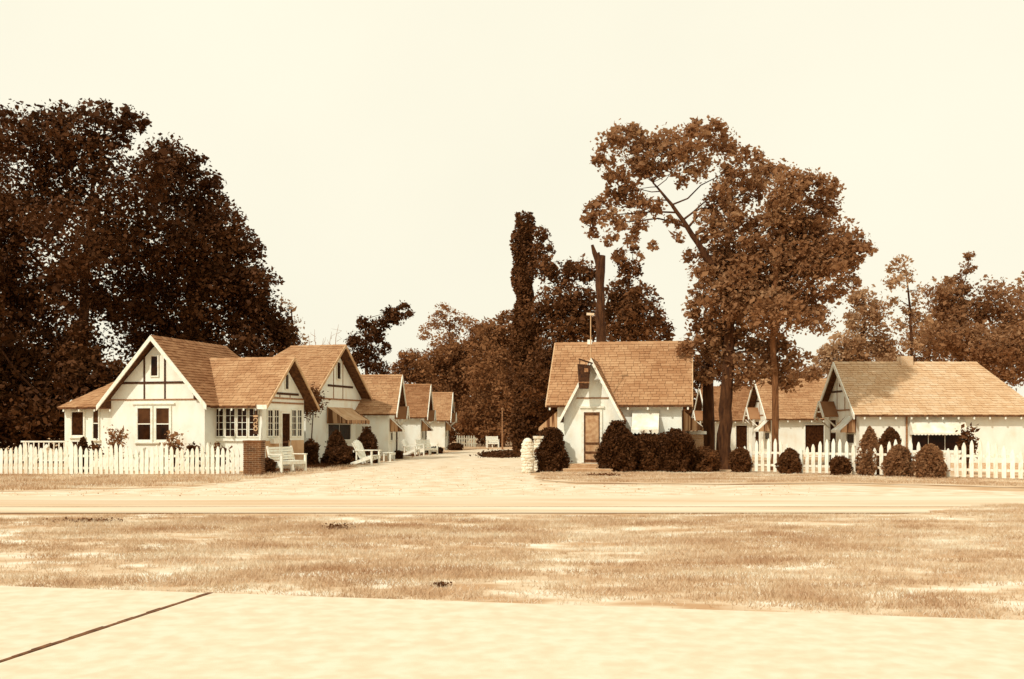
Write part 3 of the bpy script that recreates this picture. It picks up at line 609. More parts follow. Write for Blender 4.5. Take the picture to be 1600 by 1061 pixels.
# ------------------------------------------------------------------ masonry posts
x0, Yp = G(376, 745); pr = empty('brick_pillar', (x0+.31, 34.3, 0), 0, 'brown brick pillar at the end of the left picket fence', 'pillar')
bricks(pr, -.31, .08+.20, -.28, .28, -.02, 1.14, 'brick', name='bricks')
mb = MB(); mb.box(-.33, .30, -.30, .30, 1.142, 1.19); mb.build('cap', 'brick', pr)
X, Y = (1088-800)/FPX*40.2, 40.2; pr = empty('brick_pillar', (X, Y, 0), 0, 'brick pier with a flat white cap between the office hedge and the big trunk', 'pillar')
bricks(pr, -.24, .24, -.24, .24, -.02, 1.36, 'brickpale', name='bricks'); mb = MB(); mb.box(-.34, .34, -.34, .34, 1.362, 1.48); mb.build('cap', 'paint', pr)
def stone_post(px, Y, H, label, ball, wd=.26):
    r = empty('stone_gatepost', ((px-800)/FPX*Y, Y, 0), 0, label, 'gatepost'); z = 0; me = []
    for v in range(5):
        mb = MB(); n = 9
        for lat in range(6):
            for lo_ in range(n):
                a = math.pi*(lat/5-.5); b = 2*math.pi*lo_/n; rr = 1+random.uniform(-.16, .16)
                mb.v.append((math.cos(a)*math.cos(b)*.12*rr*1.25, math.cos(a)*math.sin(b)*.12*rr, math.sin(a)*.085*rr))
        for lat in range(5):
            for lo_ in range(n): mb.f.append((lat*n+lo_, lat*n+(lo_+1) % n, (lat+1)*n+(lo_+1) % n, (lat+1)*n+lo_)); mb.t.append(.5)
        me.append(mb.mesh('stone', 'stone'))
    mb = MB(); mb.box(-wd, wd, -wd, wd, 0, H-.03); mb.build('core', 'mortar', r)
    while z < H-.05:
        for q in range(9):
            a = 2*math.pi*(q+(.5 if int(z*10) % 2 else 0))/9; ww = wd*(1.12-.1*z)
            link('stone', random.choice(me), r, loc=(math.cos(a)*ww*random.uniform(.85, 1.05), math.sin(a)*ww*random.uniform(.85, 1.05), z+.07), rot=(random.uniform(-.3, .3), random.uniform(-.3, .3), a+1.57), scale=(random.uniform(.65, 1.0),)*3)
        z += .105
    if ball:
        mb = MB(); 
        mb.tube([(0, 0, H-.02), (0, 0, H+.02), (0, 0, H+.1), (0, 0, H+.19), (0, 0, H+.23)], [.12, .16, .18, .12, .04], 14, .02); mb.build('ball_cap', 'stone', r)
    else: mb = MB(); mb.box(-.26, .26, -.26, .26, H, H+.09); mb.build('cap', 'stone', r)
stone_post(824.5, 36.6, 1.02, 'whitewashed rubble gatepost with round ball cap, right edge of the drive', True, .13)
stone_post(844, 37.6, 1.22, 'whitewashed rubble post with flat cap half hidden behind the clipped bush', False, .15)

# ------------------------------------------------------------------ picket fences
def picket_mesh(w, H, th=.022):
    mb = MB(); t = .14; P = [(-w/2, 0), (w/2, 0), (w/2, H-t), (w*.22, H-.03), (0, H), (-w*.22, H-.03), (-w/2, H-t)]; n = len(P)
    mb.v = [(x, -th/2, z) for x, z in P]+[(x, th/2, z) for x, z in P]
    mb.f = [tuple(range(n)), tuple(n+i for i in reversed(range(n)))]+[(i, (i+1) % n, n+(i+1) % n, n+i) for i in range(n)]; mb.t = [.5]*len(mb.f); return mb.mesh('picket', 'fencepaint')
def fence(label, a, b, sp, w, Hs, rails, bay, group=None, post=True):
    a = Vector(a); b = Vector(b); L = (b-a).length; ang = math.atan2(b.y-a.y, b.x-a.x)
    r = empty('picket_fence', (a.x, a.y, 0), ang, label, 'fence', group); me = picket_mesh(w, 1.0); n = int(L/sp)
    for i in range(n+1):
        s = i*sp; f = (s % bay)/bay; H = Hs(f)*random.uniform(.985, 1.015)
        link('picket', me, r, loc=(s+random.uniform(-.012, .012), -.02+random.uniform(-.004, .004), .05), rot=(random.uniform(-.02, .02), random.uniform(-.022, .022), random.uniform(-.05, .05)), scale=(random.uniform(.92, 1.06), 1, H))
    for z in rails: mb = MB(); mb.box(-.05, L+.05, .0, .04, z-.04, z+.04); mb.build('rail', 'fencepaint', r)
    if post:
        k = 0; me = None
        while k*bay <= L+.1: mb = MB(); mb.box(-.045, .045, .045, .135, -.05, rails[-1]+.12); link('post', mb.mesh('post', 'fencepaint'), r, loc=(k*bay, 0, 0)); k += 1
    return r
fence('long scalloped white picket fence before the large left cottage', ((-30-800)/FPX*34.7, 34.7), (-9.22, 34.5), .172, .118, lambda f: .86+.22*(abs(2*f-1)**2.0)*1.0+(.05 if f < .06 else 0), (.25, .66), 1.55)
fence('white picket fence running behind the clipped bushes at the right', (8.25, 37.3), (17.6, 30.0), .235, .125, lambda f: .84+.36*abs(math.sin(math.pi*f))**1.5, (.28, .72), 2.35)
fence('short distant picket fence where the drive ends at the woods', (-4.6, 86), (-3.0, 86), .2, .12, lambda f: .95, (.3, .7), 1.5)
# porch railing by the left corner
pr = empty('porch_railing', (-18.2, 39.6, 0), -.05, 'white porch railing at the far left corner of the large cottage', 'railing')
mb = MB(); mb.beam((-.8, 0, 1.08), (1.05, 0, 1.08), .07, .06); mb.beam((-.8, 0, .35), (1.05, 0, .35), .05, .05); mb.build('rail', 'paint', pr)
for k in range(9): mb = MB(); mb.beam((-.7+k*.2, 0, .35), (-.7+k*.2, 0, 1.06), .035, .035, up=(1, 0, 0)); mb.build('baluster', 'paint', pr)
mb = MB(); mb.beam((-.5, -.1, .0), (.3, -.1, .95), .06, .12); mb.build('brace', 'paint', pr)

# ------------------------------------------------------------------ lawn seats
def bench(label, loc, rz, L=1.3, group=None, name='garden_bench'):
    """faces local -y"""
    r = empty(name, loc, rz, label, 'bench', group); hl = L/2
    for k in range(5): mb = MB(); mb.box(-hl, hl, -.26+k*.1, -.175+k*.1, .41, .43); mb.build('seat_slat', 'paint', r)
    for k in range(5): z = .46+k*.095; y = .24+k*.028; mb = MB(); mb.box(-hl, hl, y, y+.02, z, z+.082); mb.build('back_slat', 'paint', r)
    for s in (-1, 1):
        x = s*(hl-.03); mb = MB(); mb.beam((x, -.27, 0), (x, -.27, .64), .07, .07, up=(1, 0, 0)); mb.build('leg', 'paint', r)
        mb = MB(); mb.beam((x, .25, 0), (x, .27, .45), .07, .07, up=(1, 0, 0)); mb.beam((x, .26, .44), (x, .40, .95), .07, .05, up=(1, 0, 0)); mb.build('leg', 'paint', r)
        mb = MB(); mb.beam((x, -.33, .66), (x, .33, .66), .11, .03); mb.build('arm', 'paint', r)
        mb = MB(); mb.box(x-.012, x+.012, -.235, .215, .2, .40); mb.build('side_panel', 'paint', r)
    mb = MB(); mb.box(-hl+.05, hl-.05, -.285, -.26, .30, .405); mb.build('apron', 'paint', r)
    mb = MB(); mb.beam((-.04, -.2, 0), (-.04, -.2, .4), .06, .06, up=(1, 0, 0)); mb.build('leg', 'paint', r)
    return r
bench('white slatted garden bench on the grass beside the brick pillar', (-8.1, 37.0, 0), math.radians(62), 1.35)
bb = empty('garden_bench', (-5.95, 49.6, 0), math.radians(85), 'low backless white bench against the corner of the first small left cottage', 'bench')
for k in range(3): mb = MB(); mb.box(-.55, .55, -.2+k*.14, -.08+k*.14, .40, .425); mb.build('seat_slat', 'paint', bb)
for x in (-.48, .48):
    for y in (-.15, .15): mb = MB(); mb.beam((x, y, 0), (x, y, .40), .06, .06, up=(1, 0, 0)); mb.build('leg', 'paint', bb)
mb = MB(); mb.box(-.52, .52, -.21, -.19, .31, .395); mb.build('apron', 'paint', bb)
bench('white bench in front of the middle small left cottage', (-5.0, 60.3, 0), math.radians(55), 1.3)
bench('lone white bench far off at the end of the drive', (-1.6, 84, 0), math.radians(10), 1.0)
def adirondack(label, loc, rz):
    r = empty('lawn_chair', loc, rz, label, 'chair')
    for k in range(7):
        a = (k-3)*.085; x0 = (k-3)*.075; x1 = (k-3)*.108; H = .98-abs(k-3)**1.6*.022; mb = MB()
        mb.hexa([(x0-.033, .16, .26), (x0+.033, .16, .26), (x0+.033, .18, .26), (x0-.033, .18, .26), (x1-.048, .46, H), (x1+.048, .46, H), (x1+.048, .48, H), (x1-.048, .48, H)]); mb.build('back_slat', 'paint', r)
    for k in range(5): y = -.36+k*.105; z = .38-k*.03; mb = MB(); mb.box(-.27, .27, y, y+.09, z, z+.02); mb.build('seat_slat', 'paint', r)
    for s in (-1, 1):
        x = s*.29; mb = MB(); mb.beam((x, -.36, 0), (x, -.36, .56), .05, .08, up=(1, 0, 0)); mb.build('leg', 'paint', r)
        mb = MB(); mb.beam((x, -.40, .34), (x, .55, .04), .03, .12); mb.build('side_rail', 'paint', r)
        mb = MB(); mb.box(x-.07, x+.06, -.45, .34, .565, .59); mb.build('arm', 'paint', r)
        mb = MB(); mb.beam((x, .30, .2), (x, .30, .56), .05, .05, up=(1, 0, 0)); mb.build('arm_post', 'paint', r)
    mb = MB(); mb.box(-.3, .3, .42, .45, .5, .58); mb.build('back_rail', 'paint', r)
    return r
adirondack('white fan-backed lawn chair beside the dark cone shrub', (-6.25, 44.2, 0), math.radians(68)).scale = (1.12,)*3
adirondack('smaller-looking white lawn chair before the middle left cottage bench', (-5.75, 58.6, 0), math.radians(70))
# far post, island, small box
X = (785-800)/FPX*76; po = empty('lamp_post', (X, 76, 0), 0, 'slim pale post standing in the middle distance of the drive', 'post')
mb = MB(); mb.tube([(0, 0, -.1), (0, 0, 3.0)], [.07, .05], 8); mb.build('shaft', 'trimthin', po); mb = MB(); mb.tube([(0, 0, 2.98), (0, 0, 3.06), (0, 0, 3.12)], [.09, .1, .03], 8); mb.build('finial', 'trimthin', po)
mb = MB(); c = G(785, 713); n = 20
X, Y = (810-800)/FPX*74, 74; mbx = empty('box_post', (X, Y, 0), 0, 'small white box with dark opening on a short post near the gateposts', 'box')
mb = MB(); mb.beam((0, 0, 0), (0, 0, .5), .09, .09, up=(1, 0, 0)); mb.build('post', 'paint', mbx); mb = MB(); mb.box(-.16, .16, -.14, .14, .4, .86); mb.hexa([(-.2, -.17, .862), (.2, -.17, .862), (.2, .17, .862), (-.2, .17, .862), (-.12, -.1, .95), (.12, -.1, .95), (.12, .1, .95), (-.12, .1, .95)]); mb.build('box', 'paint', mbx)
mb = MB(); mb.box(-.07, .07, -.15, -.141, .52, .72); mb.build('opening', 'trim', mbx)

# ------------------------------------------------------------------ shrubs
def shrub(name, label, px, ytop, wpx, Y, prof, leafm='leafdark', size=.065, n=7600, group=None, dep=None, cat='shrub', px_core=True, tuft=0):
    """clipped shrub: prof(t) half width 0..1 over height 0..1"""
    H = CAMH+(HZ-ytop)/FPX*Y; R = wpx/2/FPX*Y; D = dep or R
    r = empty(name, ((px-800)/FPX*Y, Y, 0), 0, label, cat, group); area = R*H; n = int(min(22000, max(1800, 2.1*n*area)))
    t = rng.uniform(0, 1, n); pr_ = np.array([prof(q) for q in t]); keep = rng.uniform(0, 1, n) < np.maximum(pr_, .12); t = t[keep]; pr_ = pr_[keep]; n = len(t)
    a = rng.uniform(0, 2*np.pi, n); lump = 1+.13*np.sin(a*3+t*7+px)+.09*np.sin(a*7-t*11+px)+.05*np.sin(a*13+t*23+px*2); d = 1-rng.uniform(0, 1, n)**1.6*.28+rng.normal(0, .05, n)+(rng.uniform(0, 1, n) < .04)*rng.uniform(0, .16, n)
    C = np.stack([np.cos(a)*pr_*R*d*lump, np.sin(a)*pr_*D*d*lump, t*H*(1+.02*np.sin(a*5))], 1)
    if tuft:
        m_ = int(n*.06); aa = rng.uniform(0, 2*np.pi, m_); q = rng.uniform(0, .45, m_); C = np.concatenate([C, np.stack([np.cos(aa)*q*R, np.sin(aa)*q*D, H*(1+rng.uniform(-.05, tuft, m_)*(np.sin(aa*4+px) > 0))], 1)])
    tn = .5*(np.sin(C[:, 0]*9)*np.sin(C[:, 2]*8+C[:, 1]*5)*.5+.5)+.5*rng.uniform(0, 1, len(C))
    link('foliage', fastmesh('foliage', leafverts(C, size), 4, tn, leafm), r)
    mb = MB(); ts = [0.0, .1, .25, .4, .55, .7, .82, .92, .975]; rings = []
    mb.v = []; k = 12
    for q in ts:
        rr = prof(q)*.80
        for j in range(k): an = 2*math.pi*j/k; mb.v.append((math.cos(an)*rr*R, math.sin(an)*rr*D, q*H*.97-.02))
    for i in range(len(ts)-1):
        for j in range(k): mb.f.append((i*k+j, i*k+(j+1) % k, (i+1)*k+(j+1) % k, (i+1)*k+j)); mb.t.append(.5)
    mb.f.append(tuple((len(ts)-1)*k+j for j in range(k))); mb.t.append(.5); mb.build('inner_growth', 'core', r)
    return r
rnd_ = lambda t: (1-(max(0, (t-.38)/.62))**2.6)**.5*min(1, .80+.5*t) if t < 1 else 0
egg = lambda t: max(0.0, (1-(abs(t-.30)/(.70 if t > .3 else .62))**2.2))**.6
cone = lambda t: max(0.0, min(1, .78+1.4*t)*(1-max(0, t-.12)/.88)**.62)
drum = lambda t: (1-(max(0, (t-.72)/.28))**3)**.5*(.93+.07*t) if t < 1 else 0
taper = lambda t: (1-.38*t)*(1-max(0, (t-.86)/.14)**3)**.5 if t < 1 else 0
CG = 'clipped shrubs along the front'
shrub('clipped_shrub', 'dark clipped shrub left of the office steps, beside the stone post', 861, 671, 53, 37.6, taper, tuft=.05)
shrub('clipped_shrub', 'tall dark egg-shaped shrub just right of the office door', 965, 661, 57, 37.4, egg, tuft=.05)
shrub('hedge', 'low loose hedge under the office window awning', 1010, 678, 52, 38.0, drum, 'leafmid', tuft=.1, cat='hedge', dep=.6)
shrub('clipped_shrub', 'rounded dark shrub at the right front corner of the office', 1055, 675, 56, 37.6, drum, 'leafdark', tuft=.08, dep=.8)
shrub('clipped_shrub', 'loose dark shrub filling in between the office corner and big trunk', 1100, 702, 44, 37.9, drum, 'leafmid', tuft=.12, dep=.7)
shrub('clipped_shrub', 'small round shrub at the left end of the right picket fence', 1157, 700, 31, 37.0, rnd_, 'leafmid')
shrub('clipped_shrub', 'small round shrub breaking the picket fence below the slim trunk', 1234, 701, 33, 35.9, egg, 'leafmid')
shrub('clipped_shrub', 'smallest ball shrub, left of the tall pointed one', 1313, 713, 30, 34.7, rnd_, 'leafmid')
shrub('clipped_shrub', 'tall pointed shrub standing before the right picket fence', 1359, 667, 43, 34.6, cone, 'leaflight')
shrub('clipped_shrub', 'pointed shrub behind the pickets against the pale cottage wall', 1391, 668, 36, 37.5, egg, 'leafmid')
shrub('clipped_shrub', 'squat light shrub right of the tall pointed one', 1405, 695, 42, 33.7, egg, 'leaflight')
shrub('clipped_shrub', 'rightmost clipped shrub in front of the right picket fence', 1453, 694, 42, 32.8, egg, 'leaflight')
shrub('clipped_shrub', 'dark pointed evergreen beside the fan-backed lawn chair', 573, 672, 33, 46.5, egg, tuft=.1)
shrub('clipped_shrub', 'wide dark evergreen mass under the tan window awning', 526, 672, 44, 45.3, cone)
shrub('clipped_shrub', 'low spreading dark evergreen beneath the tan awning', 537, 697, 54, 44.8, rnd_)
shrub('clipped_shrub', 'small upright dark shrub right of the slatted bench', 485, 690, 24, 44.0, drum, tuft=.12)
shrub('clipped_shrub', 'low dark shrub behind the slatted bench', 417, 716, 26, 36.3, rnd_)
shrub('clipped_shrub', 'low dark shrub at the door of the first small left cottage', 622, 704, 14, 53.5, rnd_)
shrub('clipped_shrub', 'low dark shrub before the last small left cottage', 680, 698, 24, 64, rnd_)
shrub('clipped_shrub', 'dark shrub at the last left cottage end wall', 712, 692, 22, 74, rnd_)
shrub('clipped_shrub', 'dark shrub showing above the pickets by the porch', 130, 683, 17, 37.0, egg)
# hanging vine on the far eave of the wing
vn = empty('climbing_vine', P3(485, 626, 45.0), 0, 'dark bushy vine hanging where the wing eave meets the second cottage', 'vine')
C = rng.normal(size=(2600, 3))*np.array([.24, .22, .25])+np.array([.0, 0, 0]); C = np.concatenate([C, rng.normal(size=(900, 3))*np.array([.16, .12, .3])+np.array([-.2, 0, -.1])])
link('foliage', fastmesh('foliage', leafverts(C, .09), 4, rng.uniform(0, 1, len(C)), 'leafmid'), vn)
mb = MB(); mb.tube([(.1, .2, -.3), (.05, .15, -1.2), (.0, .1, -2.2), (.0, .1, -2.75)], [.02, .025, .03, .035], 6); mb.build('stem', 'bark', vn)
def stemplant(label, px, ytop, wpx, Y, leafm, n=260, size=.13):
    H = CAMH+(HZ-ytop)/FPX*Y; R = wpx/2/FPX*Y; r = empty('flowering_plant', ((px-800)/FPX*Y, Y, 0), 0, label, 'plant'); mb = MB(); pts = []
    for k in range(9):
        a = random.uniform(0, 6.28); e = Vector((math.cos(a)*R*random.uniform(.3, 1), math.sin(a)*R*.7, H*random.uniform(.72, 1))); mdp = e*.5+Vector((-e.x*.25, 0, .12))
        mb.tube([(0, 0, 0), mdp, e], [.014, .011, .006], 5)
        for q in range(n//9): f = random.uniform(.35, 1.05); p = Vector((0, 0, 0)).lerp(mdp, f*2) if f < .5 else mdp.lerp(e, f*2-1); pts.append(tuple(p+Vector((random.gauss(0, .1), random.gauss(0, .1), random.gauss(0, .09)))))
    mb.build('stem', 'bark', r); C = np.array(pts); link('foliage', fastmesh('foliage', leafverts(C, size), 4, rng.uniform(0, 1, len(C)), leafm), r)
stemplant('spiky light plant growing up the gable wall left of the double window', 181, 668, 30, 37.6, 'leaflight')
stemplant('straggly plant at the right jamb of the double window', 272, 676, 26, 37.3, 'leaflight')
stemplant('low plant poking between pickets below the right wall', 303, 697, 22, 36.5, 'leafdark')
stemplant('low plant peeping over the pickets near the brick pillar', 347, 697, 22, 36.3, 'leafmid')
stemplant('leafy plant at the right frame edge behind the pickets', 1512, 668, 26, 35.5, 'leafmid', 420)
stemplant('thin shrub beside the porch window above the fence', 151, 688, 12, 37.2, 'leafmid', 120)

# ------------------------------------------------------------------ trees
tree('broadleaf_tree', 'huge dark tree with ragged airy top towering over the left cottage',
     [(150,192,36),(112,215,44),(80,190,36),(60,235,55),(185,205,30),(212,190,22),(150,250,50),(95,290,65),(235,262,38),(200,300,55),(20,210,50),(-30,250,60),(30,330,75),(120,370,75),(180,385,60),(-60,340,70),(-20,420,70),(10,500,60),(0,350,60),(40,440,75),(120,460,70),(-40,450,80),(60,530,60),(-30,550,70),(130,535,50),(200,180,18),(165,170,16)],
     50, [(120, 0, .32), (125, 560, .27), (135, 400, .18), (150, 250, .07)], 'leafdark', .16, 21, spread=.46)
tree('broadleaf_tree', 'dense dark tree whose rounded crown slopes down behind the left cottage roof',
     [(262,245,38),(300,262,28),(330,285,22),(280,310,55),(320,330,45),(350,355,35),(375,385,32),(398,392,20),(250,380,70),(310,400,65),(360,420,50),(400,445,38),(330,470,65),(390,490,45),(420,500,34),(440,520,28),(250,470,70),(200,470,55),(300,530,55),(380,540,45),(450,540,24),(230,540,50),(420,545,35)],
     54, [(300, 0, .42), (300, 540, .36), (300, 420, .25), (300, 320, .1)], 'leafdark', .17, 28, spread=.5)
tree('broadleaf_tree', 'dark low tree filling the space left of the porch',
     [(85,600,50),(60,650,50),(20,600,60),(-30,640,60),(100,660,35),(130,600,45),(170,590,40),(-70,600,60),(-20,680,50),(40,680,40),(100,690,24),(-90,670,60),(20,560,50),(-50,500,60),(125,560,30),(120,600,28),(125,520,24),(105,570,30),(135,640,28)], 47.5, [(60, 0, .2), (65, 620, .12)], 'leafdark', .18, 34, spread=.5)
tree('sapling', 'thin pale-leaved tree at the right fringe of the dark left trees', [(450,480,14),(462,505,16),(440,470,10),(470,530,16)], 60, [(458, 0, .09), (458, 520, .05), (455, 480, .03)], 'leafpale', .16, 5)
# big right trees
tree('broadleaf_tree', 'tall leaning-branched tree with the thick double trunk right of the office',
     [(948,225,24),(990,205,18),(935,250,14),(1040,265,16),(1065,285,12),(1000,350,18),(1045,345,10),(975,285,18),(1060,370,12),(1020,385,10),(940,320,16),(925,365,12),(1090,195,14),(1120,195,12),(1140,230,16),(1165,245,16),(1185,240,10),(1075,400,14),(1060,350,10),(1000,400,9),(975,215,28),(1005,235,34),(1040,225,32),(1075,222,32),(1110,205,24),(1125,225,30),(1085,255,34),(1010,265,26),(955,262,24),(1150,262,30),(962,310,22),(985,300,20),(930,335,22),(960,345,24),(1000,320,24),(1025,325,18),(950,372,14),(985,375,14),(918,345,12),(968,398,13),(1130,300,26),(1170,300,34),(1120,350,34),(1160,370,48),(1110,410,32),(1150,430,45),(1100,462,26),(1130,485,40),(1170,470,45),(1090,505,22),(1110,540,30),(1150,545,38),(1100,585,20),(1190,540,34),(1080,480,18),(1095,430,24),(1130,400,34),(1160,500,44),(1110,520,34),(1075,540,20),(1165,580,34),(1140,450,44),(1175,430,40),(1120,320,26),(1140,340,30),(1060,250,24),(1000,260,24)],
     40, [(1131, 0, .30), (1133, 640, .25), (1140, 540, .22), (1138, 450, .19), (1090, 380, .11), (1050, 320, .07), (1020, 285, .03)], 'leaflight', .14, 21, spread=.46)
tree('broadleaf_tree', 'wide-crowned tree on the slim trunk behind the right picket fence',
     [(1195,270,24),(1185,255,15),(1230,290,34),(1215,265,18),(1262,282,24),(1290,290,20),(1230,340,42),(1280,330,36),(1265,380,42),(1215,390,45),(1310,370,34),(1340,375,20),(1355,388,14),(1320,405,26),(1230,440,45),(1285,430,36),(1325,440,20),(1210,490,42),(1255,495,28),(1215,550,32),(1245,560,22),(1195,580,20),(1270,585,14),(1180,400,36),(1240,400,46),(1270,360,30),(1300,400,34),(1250,470,40),(1200,460,42),(1280,500,26),(1230,590,26),(1240,300,24),(1290,310,26),(1335,395,24),(1220,330,34),(1305,460,22)],
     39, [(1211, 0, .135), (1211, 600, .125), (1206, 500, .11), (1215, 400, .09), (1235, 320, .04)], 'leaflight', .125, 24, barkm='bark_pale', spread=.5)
tt = empty('twin_trunk_tree', ((1107-800)/FPX*41.5, 41.5, 0), 0, 'second straight trunk just left of the thickest one, right of the office', 'tree')
mb = MB(); mb.tube([(0, 0, -.1), (.0, 0, .5), (.02, .0, 1.5), (-.03, 0, 3), (.0, 0, 4.5), (.1, 0, 6.2)], [.36, .27, .24, .22, .18, .1], 12, .05); mb.build('trunk', 'bark', tt)
C, tn = crown_points([((.0, 0, 5.2), (.9, .8, 1.0)), ((-.3, 0, 3.9), (.5, .5, .8))], .18, 9); link('crown', fastmesh('crown', leafverts(C, .18), 4, tn, 'leafmid'), tt)
tree('broadleaf_tree', 'pale mid-sized tree between the slim trunk and the nearest right cottage roof', [(1350,470,26),(1372,490,22),(1335,500,22),(1355,530,32),(1320,545,30),(1378,545,24),(1300,560,26),(1340,565,30),(1285,575,20),(1390,570,20)], 58, [(1345, 0, .2), (1345, 560, .14), (1350, 500, .07)], 'leafpale', .15, 28, spread=.55)
tree('broadleaf_tree', 'thin airy tree with sparse top above the nearest right cottage roof', [(1410,412,16),(1420,430,14),(1400,440,18),(1395,470,12),(1432,455,12),(1425,480,20),(1405,505,14),(1440,500,22),(1425,540,16),(1390,420,9)], 56, [(1428, 0, .1), (1425, 560, .08), (1422, 480, .06), (1415, 420, .03)], 'leafpale', .14, 14, spread=.5)
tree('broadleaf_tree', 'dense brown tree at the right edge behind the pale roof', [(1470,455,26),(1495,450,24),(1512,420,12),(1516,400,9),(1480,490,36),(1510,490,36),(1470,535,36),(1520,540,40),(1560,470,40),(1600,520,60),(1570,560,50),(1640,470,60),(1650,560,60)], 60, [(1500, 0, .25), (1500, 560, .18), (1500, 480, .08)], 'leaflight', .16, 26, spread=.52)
# trees behind the office
tree('conifer_tree', 'dark pointed tree rising behind the office roof, right of the bare snag', [(965,405,12),(985,420,20),(975,455,30),(1000,470,30),(960,490,34),(1000,505,40),(1030,510,22),(980,530,40),(1040,530,14),(990,390,10)], 58, [(985, 0, .22), (985, 520, .15), (982, 430, .05)], 'leafmid', .16, 30, spread=.5)
tree('broadleaf_tree', 'bushy dark tree between the vine-clad snag and the bare snag', [(845,365,14),(850,390,18),(848,420,24),(880,430,26),(905,420,22),(925,430,18),(870,470,36),(905,480,36),(850,500,36),(890,520,40),(925,510,26),(870,560,44),(840,590,36),(855,640,40),(880,600,40),(950,570,30)], 62, [(875, 0, .22), (875, 560, .15), (875, 450, .06)], 'leafmid', .17, 30, spread=.52)
def snag(label, px, Y, top, wpx, vine, name='dead_tree'):
    H = CAMH+(HZ-top)/FPX*Y; R = wpx/2/FPX*Y; r = empty(name, ((px-800)/FPX*Y, Y, 0), 0, label, 'tree'); mb = MB(); n = 14
    pts = [(random.uniform(-.05, .05)*(k > 0), 0, -.1+(H*.96+.1)*k/n) for k in range(n+1)]; rr = [R*(1.1-.35*k/n)*random.uniform(.93, 1.07)*(.7 if vine else 1) for k in range(n+1)]
    mb.tube(pts, rr, 12, .06); mb.build('trunk', 'bark', r)
    mb = MB()
    if not vine:
        mb.tube([(.0, 0, H*.90), (-.12, 0, H*.945), (-.30, 0, H*.975), (-.42, 0, H*1.01)], [R*.75, R*.62, R*.42, R*.25], 8, .1)
        for k in range(4): a = k*1.3; mb.tube([(math.cos(a)*R*.4, math.sin(a)*R*.4, H*.93), (math.cos(a)*R*.4, math.sin(a)*R*.4, H*(.95+.008*k))], [R*.4, R*.2], 5)
        mb.build('broken_stub', 'bark', r)
    else:
        m_ = int(26000); t = rng.uniform(0, 1, m_); a = rng.uniform(0, 6.28, m_); f = 1+.22*np.sin(a*2+t*17)+.18*np.sin(t*41+a); d = rng.uniform(.6, 1.05, m_)
        wid = R*(1.2-.15*t); C = np.stack([np.cos(a)*wid*f*d, np.sin(a)*wid*f*d, t*H], 1)
        keep = (rng.uniform(0, 1, m_) > np.clip((t-.75)*2.0, 0, .6)); C = C[keep]
        link('vine', fastmesh('vine', leafverts(C, .15), 4, rng.uniform(0, 1, len(C)), 'leafmid'), r)
    return r
snag('tall vine-clad dead trunk standing above the woods by the drive', 818, 64, 334, 29, True)
snag('bare broken-topped trunk rising behind the office roof', 938, 52, 386, 17, False)
# central woods
WG = 'trees of the woods beyond the court'
woods = [
 ('dark tree with a limb reaching right above the first small cottages', [(632,480,12),(622,497,13),(608,488,12),(640,492,9),(566,500,10),(612,492,14),(598,505,15),(575,510,16),(585,525,18),(560,535,22),(575,555,24),(548,560,18),(600,545,12),(590,580,22)], 78, (570, .2), 'leafdark', .24, 13),
 ('pale round-topped tree above the last small left cottages', [(695,488,18),(720,500,16),(680,505,16),(705,515,22),(735,508,12),(665,520,14),(690,535,22)], 110, (702, .2), 'leaflight', .3, 7),
 ('low brown tree behind the middle left cottage', [(640,560,18),(625,585,22),(655,585,24),(665,610,24),(630,620,24),(610,600,18),(650,640,30)], 92, (640, .2), 'leafmid', .28, 15),
 ('broad dark tree left of the vine-clad snag', [(745,530,22),(770,520,22),(795,525,24),(720,550,24),(760,560,36),(795,570,34),(730,590,30),(770,600,36)], 98, (765, .25), 'leafmid', .3, 16),
 ('rounded tree above the end of the left cottage row', [(690,560,28),(670,575,20),(705,585,30),(690,610,30),(720,620,26),(715,650,30)], 100, (695, .2), 'leafmid', .3, 16),
 ('brown bushy tree directly behind the slim post', [(770,640,34),(800,620,34),(740,660,30),(780,675,28),(745,630,28),(805,660,30),(820,640,30),(760,590,30)], 90, (778, .2), 'leafmid', .26, 15),
 ('dark tree mass just left of the office roof', [(825,560,30),(835,600,34),(850,560,36),(815,590,26),(850,660,36),(840,690,24),(820,680,24),(865,610,36)], 72, (842, .2), 'leafdark', .24, 17),
 ('low thicket tree between the last cottage and the far fence', [(715,680,16),(735,672,20),(755,682,16),(720,660,18),(700,670,18)], 93, (728, .1), 'leafmid', .25, 14),
 ('dark tree closing the gap behind the farthest right cottage', [(1085,575,24),(1115,570,26),(1075,600,18),(1060,620,20),(1140,575,26),(1070,640,20),(1070,665,20)], 84, (1090, .2), 'leafmid', .26, 13),
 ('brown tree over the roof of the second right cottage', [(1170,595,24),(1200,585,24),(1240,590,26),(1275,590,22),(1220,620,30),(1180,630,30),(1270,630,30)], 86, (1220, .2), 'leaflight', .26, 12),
 ('full dark tree filling the wood between the round-topped tree and the vine-clad snag', [(790,500,16),(760,520,24),(790,540,34),(740,560,34),(700,560,30),(820,540,34),(770,580,44),(720,600,40),(810,600,44),(650,575,30),(680,600,36)], 106, (765, .25), 'leafmid', .3, 16),
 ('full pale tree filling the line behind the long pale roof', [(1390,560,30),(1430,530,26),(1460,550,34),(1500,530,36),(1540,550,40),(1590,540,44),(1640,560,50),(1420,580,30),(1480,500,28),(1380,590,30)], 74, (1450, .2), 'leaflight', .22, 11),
 ('pale tree behind the pale-roofed right cottage', [(1310,590,24),(1350,600,30),(1400,600,30),(1460,590,34),(1520,590,40),(1330,640,30),(1400,640,36),(1480,640,36)], 80, (1400, .2), 'leaflight', .26, 9),
]
